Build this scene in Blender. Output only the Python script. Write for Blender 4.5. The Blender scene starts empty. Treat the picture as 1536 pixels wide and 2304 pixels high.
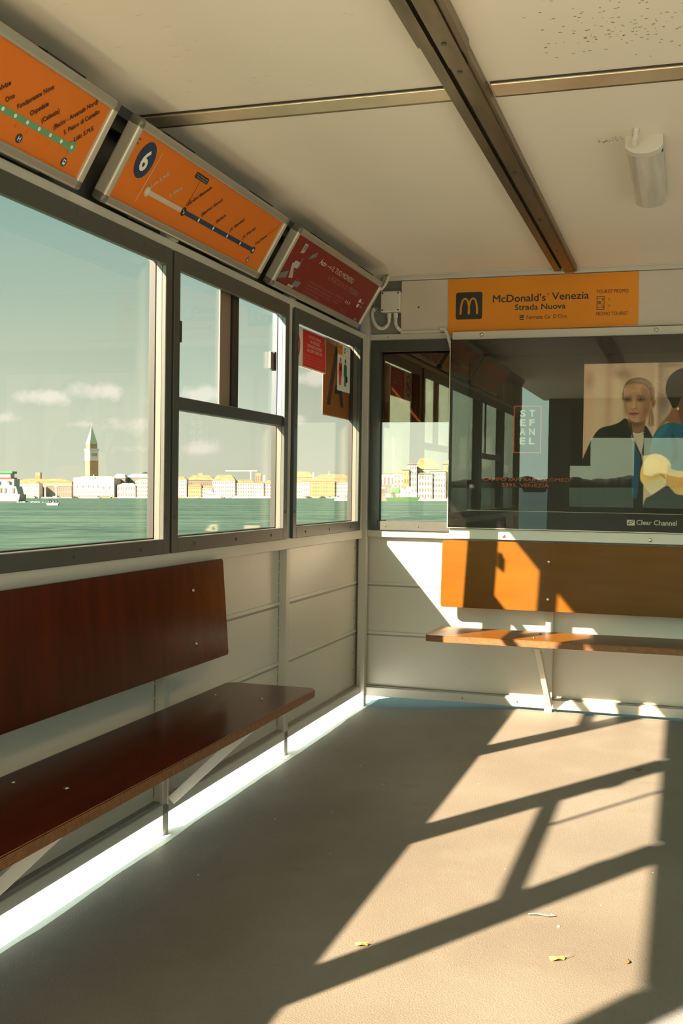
import bpy, bmesh, math, random
import numpy as np
from mathutils import Vector, Matrix

random.seed(7)
R = math.radians
SC = bpy.context.scene
COL = SC.collection

# ------------------------------------------------------------------ camera
F_PX = 2468.25
yaw, pitch, roll = R(17.4337), R(-1.38123), R(0.8329)
fw = np.array([-math.sin(yaw)*math.cos(pitch), math.cos(yaw)*math.cos(pitch), math.sin(pitch)])
rt = np.array([math.cos(yaw), math.sin(yaw), 0.0])
up = np.cross(rt, fw)
c_, s_ = math.cos(roll), math.sin(roll)
MC = np.array([c_*rt + s_*up, -s_*rt + c_*up, fw])
CAMP = np.array([1.673, -5.735, 1.2])
cam_d = bpy.data.cameras.new('camera'); cam = bpy.data.objects.new('camera', cam_d); COL.objects.link(cam)
cam_d.sensor_fit = 'VERTICAL'; cam_d.sensor_height = 36.0
cam_d.lens = F_PX/2304*36
cam_d.clip_start = 0.02; cam_d.clip_end = 20000
cm = Matrix.Identity(4)
for i in range(3):
    cm[i][0] = MC[0][i]; cm[i][1] = MC[1][i]; cm[i][2] = -MC[2][i]; cm[i][3] = CAMP[i]
cam.matrix_world = cm
SC.camera = cam

# the pontoon lists a little: the outside world (water level, sky) has its own upright
u_out = MC.T @ np.array([0, 1, -(1152-1117.5)/F_PX]); u_out /= np.linalg.norm(u_out)
r_out = MC[0] - u_out*(MC[0] @ u_out); r_out /= np.linalg.norm(r_out)
f_out = np.cross(u_out, r_out)
OUT = Matrix.Identity(4)
for i in range(3):
    OUT[i][0] = r_out[i]; OUT[i][1] = f_out[i]; OUT[i][2] = u_out[i]; OUT[i][3] = CAMP[i]
EYE = 2.05            # eye above the water

# ------------------------------------------------------------------ sky, sun, exposure
SUN_DIR = Vector((1.0, 1.65, -1.165)).normalized()
SUN_POWER = 43.0
SKY_GAIN = 1.0
SC.view_settings.view_transform = 'Standard'
SC.view_settings.look = 'None'
SC.view_settings.gamma = 1.0
SC.view_settings.exposure = 0.0
SC.view_settings.use_curve_mapping = False
SC.cycles.use_denoising = True
SC.cycles.max_bounces = 10
SC.cycles.diffuse_bounces = 6
SC.cycles.glossy_bounces = 5
SC.cycles.transparent_max_bounces = 24
SC.cycles.sample_clamp_indirect = 8.0
sun_d = bpy.data.lights.new('sun', 'SUN'); sun = bpy.data.objects.new('sun', sun_d); COL.objects.link(sun)
sun_d.energy = SUN_POWER; sun_d.angle = R(0.6); sun_d.color = (1.0, 0.915, 0.825)
sun.location = (-8, -14, 12)
sun.rotation_euler = SUN_DIR.to_track_quat('-Z', 'Y').to_euler()

def px_dir(px, py):
    v = MC.T @ np.array([(px-768)/F_PX, -(py-1152)/F_PX, 1.0])
    return Vector(v).normalized()

W = bpy.data.worlds.new('sky'); SC.world = W; W.use_nodes = True
nt = W.node_tree; nt.nodes.clear()
def N(tree, t, **kw):
    n = tree.nodes.new(t)
    for k, v in kw.items(): setattr(n, k, v)
    return n
def L(tree, a, b): tree.links.new(a, b)
def mathn(tree, op, a, b=None, clamp=False):
    n = N(tree, 'ShaderNodeMath', operation=op); n.use_clamp = clamp
    for i, v in enumerate((a, b)):
        if v is None: continue
        if isinstance(v, (int, float)): n.inputs[i].default_value = v
        else: L(tree, v, n.inputs[i])
    return n.outputs[0]
def vdot(tree, a, vec):
    n = N(tree, 'ShaderNodeVectorMath', operation='DOT_PRODUCT'); L(tree, a, n.inputs[0]); n.inputs[1].default_value = vec
    return n.outputs['Value']
def ramp(tree, fac, stops, interp='LINEAR'):
    n = N(tree, 'ShaderNodeValToRGB'); cr = n.color_ramp; cr.interpolation = interp
    while len(cr.elements) < len(stops): cr.elements.new(0.5)
    for e, (p, c) in zip(cr.elements, stops):
        e.position = p; e.color = (c[0], c[1], c[2], 1) if len(c) == 3 else c
    L(tree, fac, n.inputs[0]); return n.outputs[0]
def mixc(tree, fac, a, b, mode='MIX'):
    n = N(tree, 'ShaderNodeMix', data_type='RGBA', blend_type=mode)
    for sock, v in ((n.inputs[0], fac), (n.inputs[6], a), (n.inputs[7], b)):
        if isinstance(v, (int, float)): sock.default_value = v
        elif isinstance(v, tuple): sock.default_value = (v[0], v[1], v[2], 1)
        else: L(tree, v, sock)
    return n.outputs[2]

tc = N(nt, 'ShaderNodeTexCoord'); D = tc.outputs['Generated']
elev = vdot(nt, D, tuple(u_out))
grad = ramp(nt, mathn(nt, 'ADD', mathn(nt, 'MULTIPLY', elev, 0.5), 0.5), [
    (0.0, (0.10, 0.16, 0.15)), (0.497, (0.45, 0.6, 0.6)), (0.503, (0.90, 1.06, 1.0)), (0.535, (0.80, 1.00, 0.94)),
    (0.585, (0.53, 0.79, 0.78)), (0.64, (0.31, 0.62, 0.68)), (0.75, (0.22, 0.42, 0.48)), (1.0, (0.14, 0.25, 0.29))])
toward = mathn(nt, 'MAXIMUM', vdot(nt, D, tuple(-SUN_DIR)), 0.0)
glow = mathn(nt, 'ADD', mathn(nt, 'MULTIPLY', mathn(nt, 'POWER', toward, 3.0), 6.0), 1.0)
glow = mathn(nt, 'ADD', glow, mathn(nt, 'MULTIPLY', mathn(nt, 'POWER', toward, 24.0), 4.0))
sky = mixc(nt, 1.0, grad, N(nt, 'ShaderNodeCombineXYZ').outputs[0], 'MULTIPLY')
comb = [n for n in nt.nodes if n.bl_idname == 'ShaderNodeCombineXYZ'][0]
for i, kk in enumerate((0.98, 1.14, 0.95)):
    L(nt, mathn(nt, 'ADD', mathn(nt, 'MULTIPLY', mathn(nt, 'SUBTRACT', glow, 1.0), kk*1.5), 1.0), comb.inputs[i])
# small cumulus clouds over the far shore
noi = N(nt, 'ShaderNodeTexNoise'); noi.inputs['Scale'].default_value = 55; noi.inputs['Detail'].default_value = 6; noi.inputs['Roughness'].default_value = 0.6
L(nt, D, noi.inputs['Vector'])
cl = None
for (px, py, w, h, a) in [(95, 893, 62, 17, .8), (225, 882, 80, 22, .8), (12, 942, 40, 16, .7), (275, 958, 85, 26, .6), (450, 888, 48, 24, .95), (450, 1008, 45, 18, .85),
                          (310, 1010, 90, 12, .35), (60, 960, 120, 22, .25), (700, 850, 60, 24, .9), (668, 945, 30, 18, .7), (180, 955, 60, 12, .5), (930, 860, 90, 30, .5), (330, 900, 60, 20, .35)]:
    d0 = px_dir(px, py)
    e1 = Vector(r_out); e2 = Vector(u_out)
    x = mathn(nt, 'MULTIPLY', mathn(nt, 'SUBTRACT', vdot(nt, D, tuple(e1)), e1.dot(d0)), F_PX/w)
    y = mathn(nt, 'MULTIPLY', mathn(nt, 'SUBTRACT', vdot(nt, D, tuple(e2)), e2.dot(d0)), F_PX/h)
    r2 = mathn(nt, 'ADD', mathn(nt, 'MULTIPLY', x, x), mathn(nt, 'MULTIPLY', y, y))
    g = mathn(nt, 'MULTIPLY', mathn(nt, 'POWER', 2.718, mathn(nt, 'MULTIPLY', r2, -1.0)), a)
    cl = g if cl is None else mathn(nt, 'MAXIMUM', cl, g)
front = mathn(nt, 'GREATER_THAN', vdot(nt, D, tuple(f_out)), 0.0)
cl = mathn(nt, 'MULTIPLY', cl, front)
cmask = mathn(nt, 'MULTIPLY', mathn(nt, 'SUBTRACT', mathn(nt, 'ADD', mathn(nt, 'MULTIPLY', noi.outputs[0], 1.5), cl), 1.05), 2.2, True)
cmask = mathn(nt, 'MULTIPLY', mathn(nt, 'MULTIPLY', cmask, 0.75), mathn(nt, 'GREATER_THAN', cl, 0.02))
sky = mixc(nt, cmask, sky, (1.26, 1.36, 1.42))
bg = N(nt, 'ShaderNodeBackground'); L(nt, sky, bg.inputs[0]); bg.inputs[1].default_value = SKY_GAIN
wo = N(nt, 'ShaderNodeOutputWorld'); L(nt, bg.outputs[0], wo.inputs[0])

# ------------------------------------------------------------------ materials
def s2l(c):
    return tuple(((v/255.0)/12.92 if v/255.0 <= 0.04045 else (((v/255.0)+0.055)/1.055)**2.4) for v in c)
def mat(name, col, rough=0.6, metal=0.0, spec=0.5, noise=None, bump=None, coat=0.0, sheen=0):
    """noise = (scale, colour2, stretch, contrast); bump = (scale, strength)"""
    m = bpy.data.materials.new(name); m.use_nodes = True; t = m.node_tree
    b = t.nodes['Principled BSDF']
    b.inputs['Base Color'].default_value = (*col, 1); b.inputs['Roughness'].default_value = rough
    b.inputs['Metallic'].default_value = metal; b.inputs['Specular IOR Level'].default_value = spec
    b.inputs['Coat Weight'].default_value = coat; b.inputs['Coat Roughness'].default_value = 0.08
    co = N(t, 'ShaderNodeTexCoord').outputs['Object']
    if noise:
        mp = N(t, 'ShaderNodeMapping'); mp.inputs['Scale'].default_value = noise[2]; L(t, co, mp.inputs[0])
        n = N(t, 'ShaderNodeTexNoise'); n.inputs['Scale'].default_value = noise[0]; n.inputs['Detail'].default_value = 5; L(t, mp.outputs[0], n.inputs['Vector'])
        k = noise[3] if len(noise) > 3 else 0.15
        f = ramp(t, n.outputs[0], [(0.5-k, (0, 0, 0)), (0.5+k, (1, 1, 1))])
        L(t, mixc(t, f, col, noise[1]), b.inputs['Base Color'])
    if bump:
        n = N(t, 'ShaderNodeTexNoise'); n.inputs['Scale'].default_value = bump[0]; n.inputs['Detail'].default_value = 3; L(t, co, n.inputs['Vector'])
        bp = N(t, 'ShaderNodeBump'); bp.inputs['Strength'].default_value = bump[1]; bp.inputs['Distance'].default_value = 0.004
        L(t, n.outputs[0], bp.inputs['Height']); L(t, bp.outputs[0], b.inputs['Normal'])
    return m
def glassmat(name, tint, f0=0.04, rough=0.0, fk=1.0):
    """thin pane: each face tints what passes and mirrors by Fresnel"""
    m = bpy.data.materials.new(name); m.use_nodes = True; t = m.node_tree; t.nodes.clear()
    tr = N(t, 'ShaderNodeBsdfTransparent'); tr.inputs[0].default_value = (*[v**0.5 for v in tint], 1)
    gl = N(t, 'ShaderNodeBsdfGlossy'); gl.inputs['Roughness'].default_value = rough; gl.inputs[0].default_value = (1, 1, 1, 1)
    lw = N(t, 'ShaderNodeLayerWeight'); lw.inputs[0].default_value = 0.5
    p = mathn(t, 'MULTIPLY', mathn(t, 'POWER', lw.outputs['Facing'], 5.0), (1-f0)*fk)
    fac = mathn(t, 'ADD', p, f0, True)
    mx = N(t, 'ShaderNodeMixShader'); L(t, fac, mx.inputs[0]); L(t, tr.outputs[0], mx.inputs[1]); L(t, gl.outputs[0], mx.inputs[2])
    o = N(t, 'ShaderNodeOutputMaterial'); L(t, mx.outputs[0], o.inputs[0])
    return m

M = {}
CREAM = (0.59, 0.55, 0.465)
M['wall'] = mat('painted_panel', CREAM, 0.35, noise=(1.7, (0.545, 0.505, 0.42), (1, 1, 1), 0.3), bump=(90, 0.05))
M['rail'] = mat('painted_rail', (0.56, 0.53, 0.455), 0.4, noise=(3.0, (0.50, 0.465, 0.39), (1, 1, 1), 0.25))
M['groove'] = mat('panel_seam', (0.30, 0.28, 0.24), 0.6)  # dark tone for painted step shadows below the folds, also ledges and gaps
M['ceil'] = mat('ceiling_sheet', (0.83, 0.745, 0.63), 0.45, noise=(0.8, (0.78, 0.70, 0.585), (1, 1, 1), 0.3))
M['frame'] = mat('grey_window_frame', (0.052, 0.054, 0.045), 0.38, noise=(40, (0.045, 0.047, 0.039), (1, 1, 1), 0.2))
M['mill'] = mat('mill_aluminium', (0.42, 0.38, 0.29), 0.4, metal=0.3)
M['rubber'] = mat('black_rubber', (0.012, 0.012, 0.01), 0.5)
M['gaskgrey'] = mat('grey_glazing_bead', (0.10, 0.085, 0.065), 0.45)
M['screw'] = mat('dark_screw', (0.10, 0.095, 0.08), 0.4, metal=0.7)
M['bolt'] = mat('steel_bolt', (0.55, 0.52, 0.45), 0.25, metal=1.0)
M['steel'] = mat('brushed_steel', (0.74, 0.60, 0.40), 0.36, metal=0.8, noise=(5, (0.92, 0.80, 0.58), (1, 1, 6), 0.2))
M['beam'] = mat('weathered_steel', (0.25, 0.205, 0.135), 0.36, metal=0.85, noise=(4, (0.16, 0.13, 0.085), (6, 1, 6), 0.2))
M['beamdark'] = mat('beam_groove', (0.03, 0.026, 0.018), 0.6)
M['darkband'] = mat('dark_metal_fascia', (0.07, 0.075, 0.065), 0.35, metal=0.2)
M['alu'] = mat('anodised_aluminium', (0.42, 0.38, 0.31), 0.3, metal=0.55)
M['aluedge'] = mat('satin_aluminium', (0.62, 0.57, 0.46), 0.28, metal=0.5)
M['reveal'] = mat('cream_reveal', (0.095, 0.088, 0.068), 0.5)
M['cap'] = mat('grey_corner_cap', (0.16, 0.15, 0.12), 0.3, metal=0.3)
M['wood'] = mat('varnished_mahogany', (0.085, 0.012, 0.002), 0.20, spec=0.15, coat=0.0, noise=(2.2, (0.045, 0.007, 0.0015), (9, 1.3, 9), 0.25))
M['wood2'] = mat('varnished_honey_wood', (0.150, 0.054, 0.002), 0.34, spec=0.12, coat=0.04, noise=(2.2, (0.115, 0.040, 0.0015), (1.3, 9, 9), 0.3))
def plymat():
    m = mat('plywood_edge', (0.42, 0.19, 0.06), 0.6); t = m.node_tree
    co = N(t, 'ShaderNodeTexCoord').outputs['Object']; sp = N(t, 'ShaderNodeSeparateXYZ'); L(t, co, sp.inputs[0])
    w = mathn(t, 'SINE', mathn(t, 'MULTIPLY', sp.outputs[2], 1400.0))
    n = N(t, 'ShaderNodeTexNoise'); n.inputs['Scale'].default_value = 60; L(t, co, n.inputs['Vector'])
    f = mathn(t, 'ADD', mathn(t, 'MULTIPLY', w, 0.35), mathn(t, 'MULTIPLY', n.outputs[0], 0.9), True)
    L(t, mixc(t, f, (0.07, 0.024, 0.006), (0.27, 0.105, 0.025)), t.nodes['Principled BSDF'].inputs['Base Color'])
    return m
M['ply'] = plymat()
M['glass'] = glassmat('window_glass', (0.83, 0.72, 0.57), fk=0.7)
M['glassplain'] = glassmat('sliding_pane_glass', (0.85, 0.76, 0.62), fk=0.7)
def edge():
    m = bpy.data.materials.new('glass_edge'); m.use_nodes = True; t = m.node_tree; t.nodes.clear()
    tr = N(t, 'ShaderNodeBsdfTransparent'); tr.inputs[0].default_value = (0.85, 0.9, 0.85, 1); o = N(t, 'ShaderNodeOutputMaterial'); L(t, tr.outputs[0], o.inputs[0]); return m
M['glassedge'] = edge()
M['dispglass'] = glassmat('display_glass', (0.80, 0.78, 0.72), f0=0.030)
M['acryl'] = glassmat('sign_cover', (0.90, 0.86, 0.80), f0=0.02, rough=0.06)
M['black'] = mat('black_enamel', (0.006, 0.006, 0.006), 0.25)
M['posterbg'] = mat('dark_poster_paper', (0.022, 0.020, 0.015), 0.6)
M['orange'] = mat('orange_sign_print', (0.62, 0.145, 0.001), 0.5)
M['yellow'] = mat('yellow_banner_print', (0.74, 0.255, 0.001), 0.55, noise=(3, (0.64, 0.22, 0.001), (1, 1, 1), 0.3))
M['red'] = mat('red_sign_print', (0.19, 0.009, 0.005), 0.5)
M['red2'] = mat('red_sticker_print', (0.62, 0.02, 0.015), 0.5)
M['green'] = mat('green_line_print', (0.10, 0.30, 0.15), 0.5)
M['navy'] = mat('navy_line_print', (0.012, 0.030, 0.075), 0.5)
M['ink'] = mat('black_ink', (0.012, 0.010, 0.008), 0.6)
M['bink'] = mat('dark_green_ink', (0.016, 0.022, 0.016), 0.5)
M['white'] = mat('white_print', (0.75, 0.70, 0.60), 0.5)
M['palet'] = mat('pale_print', (0.62, 0.52, 0.40), 0.5)
M['fade'] = mat('faded_line_print', (0.52, 0.42, 0.30), 0.5)
M['faintor'] = mat('faint_orange_print', (0.42, 0.12, 0.02), 0.5)
M['faintred'] = mat('faint_pink_print', (0.36, 0.15, 0.11), 0.5)
M['grey'] = mat('grey_print', (0.16, 0.16, 0.15), 0.5)
M['cardw'] = mat('card_print', (0.40, 0.36, 0.30), 0.5)
M['pvc'] = mat('white_pvc', (0.62, 0.58, 0.49), 0.45)
M['board'] = mat('weathered_board', (0.62, 0.56, 0.48), 0.6, noise=(2.5, (0.50, 0.44, 0.36), (1, 1, 9), 0.25))
M['diff'] = mat('lamp_diffuser', (0.50, 0.47, 0.41), 0.22, noise=(2, (0.66, 0.62, 0.52), (20, 1, 1), 0.2))
M['logo_or'] = mat('orange_red_print', (0.62, 0.11, 0.03), 0.5)
M['umber'] = mat('brown_orange_panel', (0.34, 0.115, 0.012), 0.35)
M['brownsheet'] = mat('dark_brown_film', (0.045, 0.022, 0.007), 0.04, spec=1.0)
M['stile'] = mat('brown_meeting_stile', (0.24, 0.165, 0.115), 0.5)
M['stiled'] = mat('dark_stile', (0.020, 0.014, 0.008), 0.4)
M['figgreen'] = mat('green_figure_print', (0.01, 0.16, 0.10), 0.5)
M['leaf'] = mat('dry_leaf', (0.45, 0.24, 0.07), 0.7)
M['leafd'] = mat('brown_leaf', (0.16, 0.08, 0.03), 0.7)
M['crumb'] = mat('pale_crumb', (0.75, 0.70, 0.6), 0.7)
M['speck'] = mat('mould_specks', (0.22, 0.17, 0.11), 0.8)

def floormat():
    m = mat('coated_deck', (0.3, 0.26, 0.19), 0.55, spec=0.4); t = m.node_tree; b = t.nodes['Principled BSDF']
    ge = N(t, 'ShaderNodeNewGeometry'); co = ge.outputs['Position']
    def noise(sc, det=4, off=0):
        mp = N(t, 'ShaderNodeMapping'); mp.inputs['Location'].default_value = (off, off, 0); L(t, co, mp.inputs[0])
        n = N(t, 'ShaderNodeTexNoise'); n.inputs['Scale'].default_value = sc; n.inputs['Detail'].default_value = det; L(t, mp.outputs[0], n.inputs['Vector']); return n.outputs[0]
    base = mixc(t, ramp(t, noise(1.6, 6), [(0.35, (0, 0, 0)), (0.68, (1, 1, 1))]), (0.166, 0.142, 0.113), (0.208, 0.182, 0.147))
    base = mixc(t, ramp(t, noise(5.5, 5, 3), [(0.56, (0, 0, 0)), (0.75, (0.35,)*3)]), base, (0.245, 0.22, 0.175))
    base = mixc(t, ramp(t, noise(9, 4, 7), [(0.64, (0, 0, 0)), (0.74, (0.45,)*3)]), base, (0.165, 0.12, 0.07))
    base = mixc(t, ramp(t, noise(420, 2), [(0.3, (0.35,)*3), (0.55, (0, 0, 0))]), base, (0.09, 0.08, 0.06))
    base = mixc(t, ramp(t, noise(300, 1, 5), [(0.66, (0, 0, 0)), (0.74, (0.5,)*3)]), base, (0.3, 0.27, 0.22))
    sp = N(t, 'ShaderNodeSeparateXYZ'); L(t, co, sp.inputs[0])
    wav = mathn(t, 'MULTIPLY', mathn(t, 'SUBTRACT', noise(2.2, 5, 1), 0.5), 0.035)
    white = mathn(t, 'LESS_THAN', mathn(t, 'ADD', sp.outputs[0], wav), 0.040)
    teal = mathn(t, 'GREATER_THAN', mathn(t, 'ADD', sp.outputs[1], wav), 0.005)
    base = mixc(t, teal, base, mixc(t, noise(14, 4), (0.16, 0.175, 0.145), (0.24, 0.25, 0.205)))
    base = mixc(t, white, base, (0.82, 0.82, 0.76))
    base = mixc(t, mathn(t, 'LESS_THAN', sp.outputs[1], -4.7), base, (0.50, 0.44, 0.34))     # unseen floor lightened to bounce sun onto the ceiling
    L(t, base, b.inputs['Base Color'])
    bp = N(t, 'ShaderNodeBump'); bp.inputs['Strength'].default_value = 0.55; bp.inputs['Distance'].default_value = 0.003
    L(t, noise(230, 3), bp.inputs['Height']); L(t, bp.outputs[0], b.inputs['Normal'])
    return m
M['floor'] = floormat()
def watermat():
    m = mat('lagoon_water', (0.035, 0.15, 0.11), 0.22, spec=0.18); t = m.node_tree; b = t.nodes['Principled BSDF']
    co = N(t, 'ShaderNodeTexCoord').outputs['Object']
    def noise(sx, sy, det):
        mp = N(t, 'ShaderNodeMapping'); mp.inputs['Scale'].default_value = (sx, sy, 1); L(t, co, mp.inputs[0])
        n = N(t, 'ShaderNodeTexNoise'); n.inputs['Scale'].default_value = 1; n.inputs['Detail'].default_value = det; L(t, mp.outputs[0], n.inputs['Vector']); return n.outputs[0]
    n1, n2 = noise(0.35, 1.3, 6), noise(0.016, 0.09, 6)
    h = mathn(t, 'ADD', n1, mathn(t, 'MULTIPLY', n2, 1.5))
    bp = N(t, 'ShaderNodeBump'); bp.inputs['Strength'].default_value = 1.0; bp.inputs['Distance'].default_value = 0.5
    L(t, h, bp.inputs['Height'])
    c1 = mixc(t, ramp(t, n2, [(0.42, (0, 0, 0)), (0.60, (1, 1, 1))]), (0.017, 0.044, 0.036), (0.040, 0.078, 0.062))
    c1 = mixc(t, ramp(t, n1, [(0.48, (0, 0, 0)), (0.66, (0.8,)*3)]), c1, (0.080, 0.125, 0.097))  # pale wave highlights painted into the water colour
    df = N(t, 'ShaderNodeBsdfDiffuse'); L(t, c1, df.inputs[0])
    gl = N(t, 'ShaderNodeBsdfGlossy'); gl.inputs['Roughness'].default_value = 0.25; L(t, bp.outputs[0], gl.inputs['Normal'])
    mx = N(t, 'ShaderNodeMixShader'); lw = N(t, 'ShaderNodeLayerWeight'); lw.inputs[0].default_value = 0.5
    L(t, mathn(t, 'ADD', mathn(t, 'MULTIPLY', mathn(t, 'POWER', lw.outputs['Facing'], 5.0), 0.14), 0.02), mx.inputs[0])
    L(t, df.outputs[0], mx.inputs[1]); L(t, gl.outputs[0], mx.inputs[2])
    L(t, mx.outputs[0], t.nodes['Material Output'].inputs[0]); t.nodes.remove(b)
    return m
M['water'] = watermat()
M['foam'] = mat('white_foam', (0.8, 0.82, 0.78), 0.8)
FAC = {'white': (0.42, 0.40, 0.39), 'cream': (0.40, 0.35, 0.29), 'pink': (0.39, 0.335, 0.305), 'orange': (0.33, 0.185, 0.085), 'deep': (0.30, 0.14, 0.06), 'stone': (0.12, 0.108, 0.095), 'tan': (0.21, 0.135, 0.08)}  # stone is darkened: shade painted into the shaded far walls; also the grey shed
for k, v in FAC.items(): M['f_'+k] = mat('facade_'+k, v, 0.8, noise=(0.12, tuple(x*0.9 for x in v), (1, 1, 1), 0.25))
M['tiles'] = mat('terracotta_roof', (0.26, 0.138, 0.066), 0.85, noise=(0.18, (0.17, 0.09, 0.045), (1, 1, 1), 0.15))
M['leadroof'] = mat('pale_lead_roof', (0.28, 0.26, 0.225), 0.6)
M['win'] = mat('dark_window', (0.11, 0.09, 0.065), 0.4)
M['copper'] = mat('verdigris_copper', (0.13, 0.175, 0.125), 0.6)
M['brick'] = mat('tower_brick', (0.225, 0.142, 0.078), 0.85)
M['hullw'] = mat('ferry_white_paint', (0.24, 0.27, 0.245), 0.5)
M['hullg'] = mat('green_hull_paint', (0.07, 0.14, 0.06), 0.5)
M['cabw'] = mat('white_cabin_paint', (0.6, 0.6, 0.56), 0.5)
M['shipgreen'] = mat('green_awning', (0.02, 0.16, 0.06), 0.6)
M['dark'] = mat('dark_paint', (0.02, 0.022, 0.02), 0.5)
M['trees'] = mat('dark_treeline', (0.03, 0.045, 0.025), 0.9, noise=(0.05, (0.05, 0.06, 0.03), (1, 1, 1), 0.2))
M['quay'] = mat('quay_stone', (0.38, 0.33, 0.26), 0.8)

# ------------------------------------------------------------------ mesh helpers
def pane(x0, x1, y0, y1, z0, z1, mt, name, parent):
    m = MB().box(x0, x1, y0, y1, z0, z1); m.bm.normal_update()
    for f in m.bm.faces: f.material_index = 0 if abs(f.normal.z) > 0.5 else 1
    return m.build(name, None, parent, mats=[mt, M['glassedge']])
class MB:
    def __init__(s): s.bm = bmesh.new()
    def box(s, x0, x1, y0, y1, z0, z1, bev=0.0, seg=2):
        vs = [s.bm.verts.new((x, y, z)) for x in (x0, x1) for y in (y0, y1) for z in (z0, z1)]
        fs = [s.bm.faces.new([vs[i] for i in q]) for q in ((0, 1, 3, 2), (4, 6, 7, 5), (0, 4, 5, 1), (2, 3, 7, 6), (0, 2, 6, 4), (1, 5, 7, 3))]
        if bev:
            es = list({e for f in fs for e in f.edges})
            bmesh.ops.bevel(s.bm, geom=es, offset=bev, segments=seg, affect='EDGES', profile=0.5)
        return s
    def prism(s, pts, z0, z1):
        a = [s.bm.verts.new((p[0], p[1], z0)) for p in pts]; b = [s.bm.verts.new((p[0], p[1], z1)) for p in pts]
        n = len(pts)
        s.bm.faces.new(a[::-1]); s.bm.faces.new(b)
        for i in range(n): s.bm.faces.new([a[i], a[(i+1) % n], b[(i+1) % n], b[i]])
        return s
    def hull(s, pts):
        vs = [s.bm.verts.new(p) for p in pts]; r = bmesh.ops.convex_hull(s.bm, input=vs); return s
    def loft(s, rings, caps=True):
        rs = [[s.bm.verts.new(p) for p in r] for r in rings]; n = len(rs[0])
        for a, b in zip(rs, rs[1:]):
            for i in range(n): s.bm.faces.new([a[i], a[(i+1) % n], b[(i+1) % n], b[i]])
        if caps: s.bm.faces.new(rs[0][::-1]); s.bm.faces.new(rs[-1])
        return s
    def tube(s, path, rad, seg=10, caps=True):
        path = [Vector(p) for p in path]; rings = []
        for i, p in enumerate(path):
            t = (path[min(i+1, len(path)-1)] - path[max(i-1, 0)]).normalized()
            a = Vector((0, 0, 1)) if abs(t.z) < 0.9 else Vector((0, 1, 0))
            u = t.cross(a).normalized(); v = t.cross(u)
            r = rad[i] if isinstance(rad, (list, tuple)) else rad
            rings.append([p + (u*math.cos(k*2*math.pi/seg) + v*math.sin(k*2*math.pi/seg))*r for k in range(seg)])
        return s.loft(rings, caps)
    def bar(s, a, b, w, h, upv=(0, 0, 1)):
        a, b = Vector(a), Vector(b); t = (b-a).normalized(); u = t.cross(Vector(upv)).normalized()*w/2; v = u.cross(t).normalized()*h/2
        return s.loft([[p-u-v, p+u-v, p+u+v, p-u+v] for p in (a, b)])
    def dome(s, c, r, seg=12, rings=6, sz=1.0):
        rr = []
        for i in range(rings+1):
            a = i/rings*math.pi/2*0.98
            rr.append([(c[0]+r*math.cos(a)*math.cos(k*2*math.pi/seg), c[1]+r*math.cos(a)*math.sin(k*2*math.pi/seg), c[2]+r*sz*math.sin(a)) for k in range(seg)])
        return s.loft(rr)
    def build(s, name, m, parent=None, smooth=False, mats=None):
        bmesh.ops.recalc_face_normals(s.bm, faces=s.bm.faces)
        me = bpy.data.meshes.new(name); s.bm.to_mesh(me); s.bm.free()
        for mm in (mats or [m]): me.materials.append(mm)
        if smooth: me.polygons.foreach_set('use_smooth', [True]*len(me.polygons))
        o = bpy.data.objects.new(name, me); COL.objects.link(o)
        if parent: o.parent = parent
        return o
def tag(o, label=None, cat=None, group=None, kind=None):
    if label: o['label'] = label
    if cat: o['category'] = cat
    if group: o['group'] = group
    if kind: o['kind'] = kind
    return o
def empty(name, mw=None, loc=None):
    o = bpy.data.objects.new(name, None); o.empty_display_size = 0.05; COL.objects.link(o)
    if mw is not None: o.matrix_world = mw
    if loc is not None: o.location = loc
    return o
def frame_m(org, X, Y):
    X = Vector(X).normalized(); Y = Vector(Y).normalized(); Z = X.cross(Y)
    m = Matrix.Identity(4)
    for i in range(3): m[i][0] = X[i]; m[i][1] = Y[i]; m[i][2] = Z[i]; m[i][3] = org[i]
    return m
def inst(src, parent, loc=None, mw=None, label=None):
    o = src.copy(); COL.objects.link(o); o.parent = parent
    if loc is not None: o.location = loc
    return o
def copy_tree(o, parent=None):
    c = o.copy(); COL.objects.link(c)
    if parent: c.parent = parent
    for ch in list(o.children): copy_tree(ch, c)
    return c
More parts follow.
